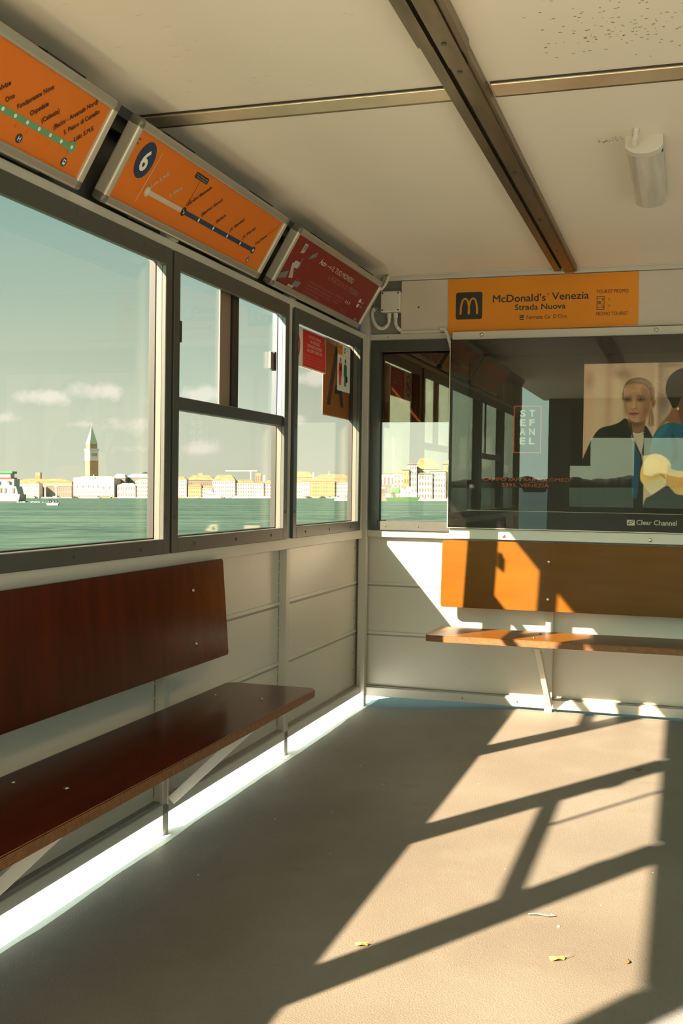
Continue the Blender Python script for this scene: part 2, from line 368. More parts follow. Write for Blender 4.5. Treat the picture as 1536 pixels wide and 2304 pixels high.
def text(name, body, m, parent, x0, x1, y, cap, rot=0.0, z=0.0012, bold=0.0, anchor='L'):
    """flat lettering; (x0,y) baseline start, x1-x0 = length along the baseline, cap = cap height"""
    cu = bpy.data.curves.new(name, 'FONT'); cu.body = body; cu.size = 1.0; cu.resolution_u = 3
    tmp = bpy.data.objects.new('tmp', cu); COL.objects.link(tmp)
    dg = bpy.context.evaluated_depsgraph_get(); dg.update()
    me = bpy.data.meshes.new_from_object(tmp.evaluated_get(dg))
    bpy.data.objects.remove(tmp); bpy.data.curves.remove(cu)
    if bold > 0:                                  # heavier weight: the same outline laid over itself, slightly shifted
        bm = bmesh.new()
        for i, (dx, dy) in enumerate(((0, 0), (bold, 0), (-bold, 0), (0, bold), (0, -bold))):
            m2 = me.copy(); m2.transform(Matrix.Translation((dx, dy, 0))); bm.from_mesh(m2); bpy.data.meshes.remove(m2)
        bm.to_mesh(me); bm.free()
    co = np.array([v.co[:] for v in me.vertices])
    w = co[:, 0].max()-co[:, 0].min(); capu = 0.70
    co[:, 0] = (co[:, 0]-co[:, 0].min())*(x1-x0)/w; co[:, 1] *= cap/capu
    c, s = math.cos(rot), math.sin(rot)
    X = x0 + co[:, 0]*c - co[:, 1]*s; Y = y + co[:, 0]*s + co[:, 1]*c
    nv = len(me.vertices)//(5 if bold > 0 else 1)
    for i, (v, a, b) in enumerate(zip(me.vertices, X, Y)): v.co = (a, b, z+0.00004*(i//nv))
    me.materials.append(m)
    o = bpy.data.objects.new(name, me); COL.objects.link(o); o.parent = parent
    return o
def flat(name, pts, m, parent, z=0.001, th=0.0004):
    return MB().prism(pts, z-th, z).build(name, m, parent)
def circ(cx, cy, rx, ry=None, n=28, a0=0, a1=2*math.pi):
    ry = ry or rx
    return [(cx+rx*math.cos(a0+(a1-a0)*k/n), cy+ry*math.sin(a0+(a1-a0)*k/n)) for k in range(n)]
def rrect(x0, x1, y0, y1, r, n=5):
    p = []
    for cx, cy, a in ((x1-r, y0+r, -90), (x1-r, y1-r, 0), (x0+r, y1-r, 90), (x0+r, y0+r, 180)):
        for k in range(n+1): t = R(a+90*k/n); p.append((cx+r*math.cos(t), cy+r*math.sin(t)))
    return p
def strip(p, w):
    """polyline -> outline polygon of width w"""
    L1, L2 = [], []
    for i, q in enumerate(p):
        a = Vector(p[max(i-1, 0)]); b = Vector(p[min(i+1, len(p)-1)]); t = (b-a).normalized(); n = Vector((-t.y, t.x))*w/2
        L1.append((q[0]+n.x, q[1]+n.y)); L2.append((q[0]-n.x, q[1]-n.y))
    return L1 + L2[::-1]
LEFT = frame_m((0, 0, 0), (0, 1, 0), (0, 0, 1))      # local x = world y, local y = up, local z = into the room
END = frame_m((0, 0, 0), (1, 0, 0), (0, 0, 1))       # local x = world x, local y = up, local z = into the room

# ------------------------------------------------------------------ setting: deck, water
CEIL = 2.33
XR, YB, YO = 2.6, -8.4, -5.98
def fz(x):
    t = min(max((x-0.08)/0.72, 0), 1); return 0.04*t*t*(3-2*t)
def make_floor():
    bm = bmesh.new(); xs = [-0.45, -0.2, 0]+[0.08+0.06*i for i in range(13)]+[1.2, 2, 3, 3.9, 6, 13]; ys = [-9.2+0.4*i for i in range(25)]  # deck extended unseen to the right so sunlit boards brighten the ceiling
    g = [[bm.verts.new((x, y, fz(x))) for y in ys] for x in xs]; b = [[bm.verts.new((x, y, -0.16)) for y in ys] for x in xs]
    nx, ny = len(xs), len(ys)
    for i in range(nx-1):
        for j in range(ny-1):
            bm.faces.new([g[i][j], g[i+1][j], g[i+1][j+1], g[i][j+1]]); bm.faces.new([b[i][j], b[i][j+1], b[i+1][j+1], b[i+1][j]])
    for i in range(nx-1):
        for j in (0, ny-1): bm.faces.new([g[i][j], b[i][j], b[i+1][j], g[i+1][j]])
    for j in range(ny-1):
        for i in (0, nx-1): bm.faces.new([g[i][j], g[i][j+1], b[i][j+1], b[i][j]])
    m = MB(); m.bm.free(); m.bm = bm
    o = tag(m.build('floor', M['floor']), kind='structure')
    MB().box(-3.2, -0.46, -9.2, YO-0.1, -0.12, -0.002).build('bounce_deck', M['floor'], o)  # unseen pale deck added outside, throws sunlight up to the ceiling
    return o
make_floor()
wr = MB(); wr.box(-4000, 4000, -2500, 4000, -EYE-0.5, -EYE); wo_ = wr.build('lagoon_water', M['water']); wo_.matrix_world = OUT
tag(wo_, 'rippled teal green lagoon water stretching to the far shore', 'water', kind='stuff')

# ------------------------------------------------------------------ ceiling
def ceil():
    m = MB(); m.box(-0.10, XR+0.1, YB-0.3, 0.12, CEIL, CEIL+0.05)
    o = tag(m.build('ceiling', M['ceil']), kind='structure')
    t = tag(MB().box(1.008, 1.040, YB, -0.055, CEIL-0.024, CEIL).box(1.108, 1.120, YB, -0.055, CEIL-0.028, CEIL).build('trim_1', M['beam']), kind='structure')
    MB().box(1.040, 1.060, YB, -0.055, CEIL-0.006, CEIL).build('groove', M['beamdark'], t)
    MB().box(1.060, 1.108, YB, -0.055, CEIL-0.034, CEIL).build('centre_plate', M['beam'], t)
    sl = MB().box(1.004, 1.041, YB, -3.02, CEIL-0.027, CEIL-0.001).box(1.059, 1.108, YB, -2.90, CEIL-0.038, CEIL-0.001).box(1.1081, 1.126, YB, -2.98, CEIL-0.031, CEIL-0.001)
    sl.build('splice_sleeve', M['beam'], t)
    b0 = None
    for y in (-3.06, -2.86, -1.9, -1.2, -0.6):
        if b0 is None: b0 = MB().tube([(0, 0, -0.041), (0, 0, -0.034)], 0.007, 10).build('screw', M['screw'], t); b0.location = (1.08, y, CEIL)
        else: inst(b0, t, (1.08, y, CEIL if y < -2.9 else CEIL+0.004))
    for i, (x0, x1) in enumerate(((0.02, 1.006), (1.128, XR))):
        t = tag(MB().box(x0, x1, -2.675, -2.585, CEIL-0.010, CEIL, 0.002).build('trim_%d' % (i+2), M['steel']), kind='structure')
        MB().box(x0, x1, -2.679, -2.675, CEIL-0.005, CEIL).build('edge_lip', M['beamdark'], t); MB().box(x0, x1, -2.590, -2.580, CEIL-0.0115, CEIL).build('far_lip', M['beam'], t)
    # coving where ceiling meets the walls
    tag(MB().box(0.0, XR, -0.030, 0.004, CEIL-0.030, CEIL, 0.004).box(0.02, XR, -0.040, -0.030, CEIL-0.010, CEIL).build('trim_4', M['rail']), kind='structure')
    MBx = MB().box(0.0, 0.035, YO, -0.04, CEIL-0.035, CEIL).box(-0.0, 0.012, YO, -0.04, CEIL-0.07, CEIL-0.035)
    tag(MBx.build('trim_5', M['darkband']), kind='structure')
    st = MB()
    for k in range(150):                      # mould specks gathered in one corner of the sheet
        a, b = random.gauss(1.50, 0.10), random.gauss(-2.98, 0.10)
        if not (1.2 < a < 2.0 and -3.4 < b < -2.72): continue
        w, h = random.uniform(.001, .0042), random.uniform(.0007, .0016)
        st.box(a-w, a+w, b-h, b+h, CEIL-0.0006, CEIL-0.0001)
    for k in range(60):
        t_ = random.random(); a = 1.375+0.12*t_+random.gauss(0, .003); b = -2.07+0.01*math.sin(9*t_)+random.gauss(0, .012); w = random.uniform(.0008, .0022)
        st.box(a-w, a+w, b-w, b+w, CEIL-0.0006, CEIL-0.0001)
    st.build('mould_specks', M['speck'], o)
    o.children[0]['kind'] = 'stuff'
    sm = MB()
    for k in range(34):
        a, b = random.uniform(0.15, 0.98), random.uniform(-3.6, -2.72); w = random.uniform(.004, .012)
        sm.box(a-w, a+w, b-.0012, b+.0012, CEIL-0.0006, CEIL-0.0001)
    M['smear'] = mat('faint_smear', (0.70, 0.61, 0.48), 0.7)
    s2 = sm.build('faint_smears', M['smear'], o); s2['kind'] = 'stuff'
ceil()

# ------------------------------------------------------------------ walls
MODS = [0.0, -1.18, -2.36, -3.60, -4.78, -5.86]        # post positions along the left wall
def left_wall():
    root = empty('wall_left', LEFT); root['kind'] = 'structure'
    y1, y0 = 0.05, YO
    MB().box(y0, y1, 0.08, 0.955, -0.050, -0.036).build('panel', M['wall'], root)
    g = MB()
    for z in (0.402, 0.668):
        g.box(y0, y1, z-0.010, z, -0.037, -0.0345)
    g.build('seam_shade', M['groove'], root)  # dark strips paint the step shadow under each fold
    g = MB()
    for z in (0.402, 0.668): g.box(y0, y1, z, z+0.016, -0.037, -0.030, 0.002)
    g.build('fold_lip', M['wall'], root)
    MB().box(y0, y1, 0.915, 0.966, -0.045, 0.0, 0.003).build('sill_rail', M['rail'], root)
    MB().box(y0, y1, 0.070, 0.108, -0.045, 0.0, 0.003).build('bottom_rail', M['rail'], root)
    MB().box(y0, y1, 0.108, 0.116, -0.036, -0.012).build('ledge', M['groove'], root)
    MB().box(y0, y1, 1.978, 2.018, -0.045, 0.002, 0.003).build('head_rail', M['rail'], root)
    MB().box(y0, y1, 2.018, CEIL, -0.045, -0.030).build('fascia', M['darkband'], root)
    p0 = None
    for i, y in enumerate(MODS[1:]+[YO+0.03]):
        m = MB().box(-0.022, 0.022, 0.0, 0.915, -0.040, 0.0, 0.002).box(-0.030, 0.030, 0.966, 1.978, -0.048, -0.0045).box(-0.03, 0.03, 2.018, CEIL, -0.03, 0.010)
        if p0 is None: p0 = m.build('post', M['rail'], root); p0.location = (y, 0, 0)
        else: m.bm.free(); inst(p0, root, (y, 0, 0))
    MB().box(-1.245, -1.155, 0.966, 1.978, -0.050, -0.004).box(-0.115, 0.04, 0.966, 1.978, -0.050, -0.004).build('mullion_cover', M['rail'], root)
    g = MB()                                   # dark stitch gap beside each post
    for y in MODS[1:]:
        for k in range(16): g.box(y-0.0265, y-0.0225, 0.13+k*0.049, 0.172+k*0.049, -0.0365, -0.033)
    g.build('stitch_gap', M['groove'], root)
    cp = tag(MB().box(-0.022, 0.022, -0.022, 0.022, 0.0, CEIL, 0.003).build('trim_6', M['rail']), kind='structure')
    r = None
    for k in range(8):
        if r is None: r = MB().tube([(0, 0, -0.036), (0, 0, -0.0325)], 0.003, 6).build('rivet', M['bolt'], root); r.location = (-0.055, 0.2, 0)
        else: inst(r, root, (-0.055, 0.2+k*0.095, 0))
left_wall()
def end_wall():
    root = empty('wall_front', END); root['kind'] = 'structure'
    MB().box(-0.05, XR, 0.07, 0.945, -0.050, -0.036).build('panel', M['wall'], root)
    MB().box(-0.05, 0.045, 0.945, 2.02, -0.050, -0.030).build('mullion_cover', M['rail'], root)
    g = MB()
    for z in (0.392, 0.662): g.box(0, XR, z-0.009, z, -0.037, -0.0345)
    g.build('seam_shade', M['groove'], root)  # step shadow of the folds, painted as darker strips
    g = MB()
    for z in (0.392, 0.662): g.box(0, XR, z, z+0.015, -0.037, -0.031, 0.002)
    g.build('fold_lip', M['wall'], root)
    MB().box(0.02, XR, 0.925, 0.962, -0.045, 0.0, 0.003).build('sill_rail', M['rail'], root)
    MB().box(0.02, XR, 0.056, 0.104, -0.045, 0.0, 0.003).build('bottom_rail', M['rail'], root)
    MB().box(0.02, XR, 0.104, 0.110, -0.036, -0.010).build('ledge', M['groove'], root)
    MB().box(0.02, XR, 1.988, 2.020, -0.045, 0.002, 0.003).build('head_rail', M['rail'], root)
    MB().box(0.0, XR, 2.02, CEIL, -0.045, -0.020).build('fascia', mat('grey_green_fascia', (0.24, 0.25, 0.21), 0.5), root)
    p = MB().box(-0.020, 0.020, fz(1.0)-0.005, 0.925, -0.040, 0.0, 0.002).build('post', M['rail'], root); p.location = (1.01, 0, 0)
    inst(p, root, (2.2, 0, 0))
    MB().box(0.53, XR, 0.962, 1.988, -0.045, -0.030).build('backing_panel', M['wall'], root)
    r = None
    for x, z in ((0.09, 0.941), (0.12, 2.004), (0.56, 0.080), (0.85, 0.082), (0.46, 0.945)):
        if r is None: r = MB().tube([(0, 0, -0.004), (0, 0, 0.003)], 0.004, 8).build('rivet', M['bolt'], root); r.location = (x, z, 0)
        else: inst(r, root, (x, z, 0))
end_wall()
def far_walls():
    r = empty('wall_right', frame_m((XR, 0, 0), (0, -1, 0), (0, 0, 1))); r['kind'] = 'structure'
    MB().box(0, 5.6, 0.05, 0.95, -0.05, 0).build('panel', M['wall'], r)
    MB().box(0, 3.6, 2.0, CEIL, -0.05, 0).build('fascia', M['darkband'], r)
    MB().box(5.6, 8.4, 0.0, CEIL, -0.05, 0).build('panel', M['wall'], r)
    p = MB().box(-0.03, 0.03, 0, CEIL, -0.04, 0.0).build('post', M['frame'], r)
    for y in (1.2, 2.4, 3.6, 5.2, 6.9): inst(p, r, (y, 0, 0.002))
    r = empty('wall_back', frame_m((0, YB, 0), (-1, 0, 0), (0, 0, 1))); r['kind'] = 'structure'   # local x = -world x
    MB().box(-XR, 0, 0.0, 0.98, -0.05, 0).box(-XR, 0, 2.22, CEIL, -0.05, 0).box(-0.27, 0, 0.98, 2.22, -0.05, 0).build('panel', M['darkband'], r)
    MB().box(-0.52, -0.27, 1.49, 2.22, -0.05, 0).box(-XR, -0.52, 1.84, 2.22, -0.05, 0).build('hoarding', M['black'], r)
    MB().box(-1.16, -1.05, 0.98, 1.84, -0.05, 0.01).box(-2.3, -2.2, 0.98, 1.84, -0.05, 0.01).build('post', M['frame'], r)
    w = empty('window_6', frame_m((0, YB, 0), (-1, 0, 0), (0, 0, 1))); w['kind'] = 'structure'
    MB().box(-2.55, -0.27, 0.98, 1.84, -0.03, -0.025).build('pane', M['glass'], w)
far_walls()

# ------------------------------------------------------------------ windows
def make_window(name, base, x0, x1, slider=None, screws=True, z0=0.962, z1=1.985, hidden_right=False):
    """x0..x1 along the wall; frame face, reveal, beads, glass; slider = (left pane, stile, right pane, open strip)"""
    w = empty(name, base); w['kind'] = 'structure'
    f = 0.046; a0, a1, b0, b1 = x0+f, x1-f, z0+0.050, z1-0.062
    fr = MB()
    for q in ((x0, a0, z0, z1), (a1, x1, z0, z1), (a0, a1, z0, b0), (a0, a1, b1, z1)): fr.box(q[0], q[1], q[2], q[3], -0.004, 0.012, 0.0018, 1)
    fr.build('frame', M['frame'], w)
    # pale reveal behind the frame face
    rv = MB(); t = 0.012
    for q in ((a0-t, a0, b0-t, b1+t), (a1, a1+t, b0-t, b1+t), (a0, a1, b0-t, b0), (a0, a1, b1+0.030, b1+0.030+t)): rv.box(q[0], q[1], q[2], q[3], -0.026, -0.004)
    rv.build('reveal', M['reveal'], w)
    bd = MB(); t = 0.016
    for q in ((a0-0.006, a0+0.004, b0-t, b1+t), (a1-0.004, a1+0.006, b0-t, b1+t), (a0, a1, b0-t, b0+0.004), (a0, a1, b1+0.030, b1+0.046)): bd.box(q[0], q[1], q[2], q[3], -0.048, -0.026)
    bd.build('gasket', M['rubber'], w)
    bd = MB()
    for q in ((a0-0.008, a0+0.002, b0-t, b1+t), (a1-0.002, a1+0.008, b0-t, b1+t)): bd.box(q[0], q[1], q[2], q[3], -0.033, -0.027)
    bd.build('glazing_bead', M['gaskgrey'], w)
    if slider is None:
        pane(a0-0.004, a1+0.004, b0-0.004, b1+0.036, -0.046, -0.042, M['glass'], 'pane', w)
    else:
        zm0, zm1 = 1.452, 1.497
        MB().box(a0, a1, zm0, zm1, -0.030, 0.004, 0.002, 1).build('transom', M['frame'], w)
        pane(a0-0.004, a1+0.004, b0-0.004, zm0+0.036, -0.046, -0.042, M['glass'], 'pane', w)
        l1, s0, s1, s2, r1, lat1, lat2 = slider
        pl = pane(a0-0.004, l1, zm1-0.030, b1+0.036, -0.040, -0.036, M['glassplain'], 'sliding_pane', w)
        pr = pane(s1, r1, zm1-0.030, b1+0.036, -0.030, -0.026, M['glassplain'], 'sliding_pane', w)
        MB().box(s0, s1, zm1, b1+0.030, -0.0345, -0.0305).build('meeting_stile', M['stile'], pr)
        MB().box(s1, s2, zm1, b1+0.030, -0.036, -0.022).build('edge_strip', M['stiled'], pr)
        la = MB().box(lat1-0.014, lat1+0.012, 1.688, 1.763, -0.030, -0.008, 0.003).build('latch', M['rubber'], pl)
        lb = MB().box(lat2-0.022, lat2+0.022, 1.690, 1.762, -0.024, -0.012, 0.003).build('latch', M['stile'], pr)
        MB().box(lat2+0.010, lat2+0.030, 1.685, 1.765, -0.026, -0.006, 0.003).build('latch_grip', M['rubber'], lb)
    if screws:
        s0_ = None
        pts = [(x0+0.5*f, z0+0.12), (x0+0.5*f, z1-0.14), (x1-0.5*f, z0+0.12), (x1-0.5*f, z1-0.14), (x1-0.5*f, z0+0.5), (x0+0.5*f, z0+0.5)]
        n = 3
        for k in range(n):
            xx = x0+(k+0.5)*(x1-x0)/n; pts += [(xx, z0+0.024), (xx, z1-0.028)]
        for p in pts:
            if s0_ is None: s0_ = MB().tube([(0, 0, 0.011), (0, 0, 0.0145)], [0.0068, 0.0055], 10).build('screw', M['screw'], w); s0_.location = (p[0], p[1], 0)
            else: inst(s0_, w, (p[0], p[1], 0))
    return w
make_window('window_3', LEFT, -1.162, -0.106)
make_window('window_2', LEFT, -2.360, -1.236, slider=(-1.80, -1.885, -1.785, -1.722, -1.345, -2.268, -1.372))
make_window('window_1', LEFT, -3.580, -2.376)
make_window('window_0', LEFT, -4.760, -3.620, slider=(-4.042, -4.052, -4.044, -4.034, -3.660, -4.680, -3.715), screws=False)
make_window('window_5', LEFT, -5.86, -4.800, screws=False)
make_window('window_4', END, 0.034, 0.575)

# ------------------------------------------------------------------ benches
def rounded_slab(x0, x1, y0, y1, z0, z1, r, cor):
    """plan outline with rounded chosen corners"""
    pts = []
    for (cx, cy, sx, sy, a, key) in ((x1, y0, -1, 1, -90, 'br'), (x1, y1, -1, -1, 0, 'tr'), (x0, y1, 1, -1, 90, 'tl'), (x0, y0, 1, 1, 180, 'bl')):
        if key in cor:
            for k in range(7): t = R(a+90*k/6); pts.append((cx+sx*r+r*math.cos(t), cy+sy*r+r*math.sin(t)))
        else: pts.append((cx, cy))
    return pts
def slab_with_edge(name, outline, z0, z1, mt, me_, parent, xf=None):
    m = MB(); m.prism(outline, z0, z1)
    es = [e for e in m.bm.edges if abs(e.verts[0].co.z-e.verts[1].co.z) < 1e-6]
    bmesh.ops.bevel(m.bm, geom=es, offset=0.0035, segments=2, affect='EDGES')
    m.bm.normal_update()
    for f in m.bm.faces: f.material_index = 1 if abs(f.normal.z) < 0.3 else 0
    return m.build(name, None, parent, mats=[mt, me_])
def bolt_head(parent, loc, nrm, r=0.009, name='bolt'):
    m = MB(); m.dome((0, 0, 0), r, 12, 4, 0.6)
    o = m.build(name, M['bolt'], parent, smooth=True)
    o.rotation_euler = Vector(nrm).to_track_quat('Z', 'Y').to_euler(); o.location = loc
    return o
def strut(m, a, b, w=0.036, h=0.030, th=0.004, side=1):
    """angle-section strut from a to b"""
    a, b = Vector(a), Vector(b)
    m.bar(a, b, w, th)
    t = (b-a).normalized(); u = t.cross(Vector((0, 0, 1))).normalized(); v = u.cross(t)
    off = u*(w/2*side) - v*(h/2)
    m.bar(a+off, b+off, th, h)
def left_bench():
    b = empty('wooden_bench', loc=(0.2, -3.3, 0))
    tag(b, 'dark mahogany varnished bench along the left wall under the large windows', 'bench')
    o = lambda m, n, mt, p=b: m.build(n, mt, p)
    def off(ob): ob.location = (-0.2, 3.3, 0); return ob
    s = slab_with_edge('seat', rounded_slab(0.055, 0.402, -4.9, -1.96, 0, 0, 0.022, ('tr', 'tl')), 0.430, 0.460, M['wood'], M['ply'], b); off(s)
    # backrest, leaning: profile in x-z swept along y
    th = 0.022; tp = Vector((0.028, 0, 0.921)); bt = Vector((0.056, 0, 0.565))
    d = (tp-bt).normalized(); H = (tp-bt).length
    mw = frame_m((0, 0, 0), (0, 1, 0), d)
    ol = rounded_slab(-4.9, -1.965, 0, H, 0, 0, 0.007, ('tr', 'br'))
    br = slab_with_edge('backrest', ol, -th, 0, M['wood'], M['wood'], b)
    br.matrix_local = Matrix.Translation((-0.2+bt.x, 3.3, bt.z)) @ mw
    for y in (-2.24, -3.44, -4.64):
        for v in (0.075, 0.262): bolt_head(br, (y, v, 0.0005), (0, 0, 1), 0.0075)
    for (x, y) in ((0.11, -2.21), (0.29, -2.22), (0.11, -3.42), (0.26, -3.42)):
        off_ = bolt_head(s, (x, y, 0.4585), (0, 0, 1), 0.008)
    for y in (-2.36, -3.54, -4.72):
        m = MB(); strut(m, (0.004, y+0.03, 0.125), (0.30, y+0.03, 0.405))
        m.box(0.002, 0.345, y+0.012, y+0.048, 0.424, 0.430).box(0.0, 0.004, y+0.010, y+0.050, 0.10, 0.43)
        off(m.build('bracket', M['rail'], b))
    for y in (-1.20, ):
        pass
left_bench()
def right_bench():
    b = empty('wooden_bench', loc=(1.4, -0.2, 0))
    tag(b, 'honey coloured wooden bench on the end wall below the advert screen, partly sunlit', 'bench')
    def off(ob): ob.location = (-1.4, 0.2, 0); return ob
    s = slab_with_edge('seat', rounded_slab(0.446, 2.35, -0.41, -0.05, 0, 0, 0.02, ('bl',)), 0.431, 0.463, M['wood2'], M['ply'], b); off(s)
    th = 0.02; tp = Vector((0, -0.066, 0.922)); bt = Vector((0, -0.092, 0.572)); d = (tp-bt).normalized(); H = (tp-bt).length
    mw = frame_m((0, 0, 0), (1, 0, 0), d)
    br = slab_with_edge('backrest', rounded_slab(0.452, 2.35, 0, H, 0, 0, 0.012, ('tl', 'bl')), -th, 0, M['wood2'], M['wood2'], b)
    br.matrix_local = Matrix.Translation((-1.4, 0.2+bt.y, bt.z)) @ mw
    for x in (1.01, 2.2):
        for v in (0.062, 0.254): bolt_head(br, (x, v, 0.0005), (0, 0, 1), 0.0095)
    for x in (1.01, 2.2):
        for (xx, yy) in ((x-0.03, -0.13), (x-0.04, -0.30)): bolt_head(s, (xx, yy, 0.4628), (0, 0, 1), 0.008)
        m = MB(); strut(m, (x+0.004, -0.002, 0.085), (x-0.024, -0.27, 0.405), 0.034, 0.028, 0.004, -1)
        m.box(x-0.04, x+0.004, -0.34, 0.0, 0.425, 0.431)
        off(m.build('bracket', M['rail'], b))
        off(MB().box(x-0.018, x+0.018, -0.075, 0.0, 0.600, 0.640).box(x-0.018, x+0.018, -0.055, 0.0, 0.84, 0.88).box(x-0.018, x+0.018, -0.052, 0.0, 0.60, 0.88).build('back_support', M['rail'], b))
        m = MB(); m.tube([(x-0.058, -0.25, 0.425), (x-0.060, -0.25, 0.392), (x-0.050, -0.25, 0.385)], 0.005, 8)
        off(m.build('hook', M['rail'], b))
right_bench()

# ------------------------------------------------------------------ route signs over the left windows
SV = Vector((0.135, 0, 0.23)).normalized()
def sign_box(y0, w, face, label, h=0.267, capw=0.016):
    r = empty('route_sign', frame_m((0.020, y0, 2.020), (0, 1, 0), SV))
    tag(r, label, 'sign', 'framed panels over the left windows')
    bz = MB(); bz.box(0.006, w-0.006, 0.006, h-0.006, -0.034, -0.004); bz.build('casing', M['darkband'], r)
    q = MB().box(0.020, w-0.020, 0, 0.028, -0.034, 0.010, 0.007, 3).build('long_rail', M['alu'], r); inst(q, r, (0, h-0.028, 0))
    q = MB().box(0, 0.030, 0.020, h-0.020, -0.034, 0.010, 0.007, 3).build('side_rail', M['aluedge'], r); inst(q, r, (w-0.030, 0, 0))
    c0 = None
    for (x, y) in ((0, 0), (w-0.030, 0), (0, h-0.030), (w-0.030, h-0.030)):
        if c0 is None: c0 = MB().box(-0.001, 0.031, -0.001, 0.031, -0.034, 0.0115, 0.0105, 3).build('corner_cap', M['cap'], r, smooth=True); c0.location = (x, y, 0)
        else: inst(c0, r, (x, y, 0))
    MB().box(0.028, w-0.028, 0.026, h-0.026, -0.006, -0.0005).build('poster', M[face], r)
    q = MB().box(-0.09, 0.09, -0.005, 0.002, -0.030, 0.0).build('hanging_clip', M['rubber'], r); q.location = (w*0.22, 0, 0)
    for a, b in ((w*0.78, 0), (w*0.22, h+0.003), (w*0.78, h+0.003)): inst(q, r, (a, b, 0))
    q = MB().box(-0.03, 0.03, 0.02, h-0.02, -0.055, -0.034).build('wall_mount', M['darkband'], r); q.location = (0.12, 0, 0); inst(q, r, (w-0.12, 0, 0))
    return r
A45 = R(45)
def sign1():
    r = sign_box(-4.25, 1.25, 'orange', 'orange route sign with green line at far left, stops ending in Lido S.M.E.')
    flat('route_line', [(0.03, 0.0885), (1.141, 0.0885), (1.141, 0.1045), (0.03, 0.1045)], M['green'], r, 0.0006)
    flat('terminus', circ(1.141, 0.097, 0.0165), M['green'], r, 0.0010)
    d0 = None
    for k in range(18):
        x = 1.141-0.0521*k
        if x < 0.05: break
        if d0 is None: d0 = MB().prism(circ(0, 0, 0.0055, n=16), 0.0012, 0.0015).build('stop_dot', M['white'], r); d0.location = (x, 0.097, 0)
        else: inst(d0, r, (x, 0.097, 0))
    def lab(s, x, y, x1, y1): text('stop_name', s, M['ink'], r, x, x+math.hypot(x1-x, y1-y), y, 0.0135, A45*1.0, bold=0.022)
    lab('Lido S.M.E.', 1.141, 0.113, 1.197, 0.168); lab('S. Pietro di Castello', 1.087, 0.115, 1.186, 0.212)
    lab('(Bacini - Arsenale Nord)', 1.039, 0.113, 1.157, 0.235); lab('(Celestia)', 0.984, 0.113, 1.030, 0.160)
    lab('Ospedale', 0.932, 0.114, 0.978, 0.161); lab('Fondamente Nove', 0.878, 0.113, 0.968, 0.204)
    lab('Orto', 0.828, 0.113, 0.850, 0.136); lab('S. Alvise', 0.774, 0.113, 0.818, 0.157)
    h = flat('hospital_badge', circ(0.931, 0.052, 0.0125), M['navy'], r, 0.0008)
    text('badge_letter', 'H', M['white'], r, 0.9255, 0.9365, 0.0455, 0.013, 0, 0.0014, 0.02)
    bus_badge(r, 1.140, 0.052, 0.0125)
    for x, t in ((1.10, '15'), (1.05, '13'), (1.0, '10'), (0.95, '8'), (0.90, '6'), (1.14, '17')): text('minutes', t + "'", M['faintor'], r, x-0.004, x+0.006, 0.070, 0.007, A45)
def bus_badge(r, x, y, rad):
    flat('bus_badge', circ(x, y, rad), M['navy'], r, 0.0008)
    s = rad/0.0125
    m = MB(); m.prism(rrect(x-.0062*s, x+.0062*s, y-.0060*s, y+.0072*s, .002*s), 0.0011, 0.0014).prism([(x-.0048*s, y-.0085*s), (x-.0025*s, y-.0085*s), (x-.0025*s, y-.0055*s), (x-.0048*s, y-.0055*s)], 0.0011, 0.0014).prism([(x+.0025*s, y-.0085*s), (x+.0048*s, y-.0085*s), (x+.0048*s, y-.0055*s), (x+.0025*s, y-.0055*s)], 0.0011, 0.0014)
    m.build('bus_symbol', M['white'], r)
    flat('bus_glazing', [(x-.0045*s, y-.0005*s), (x+.0045*s, y-.0005*s), (x+.0045*s, y+.0045*s), (x-.0045*s, y+.0045*s)], M['navy'], r, 0.0018)
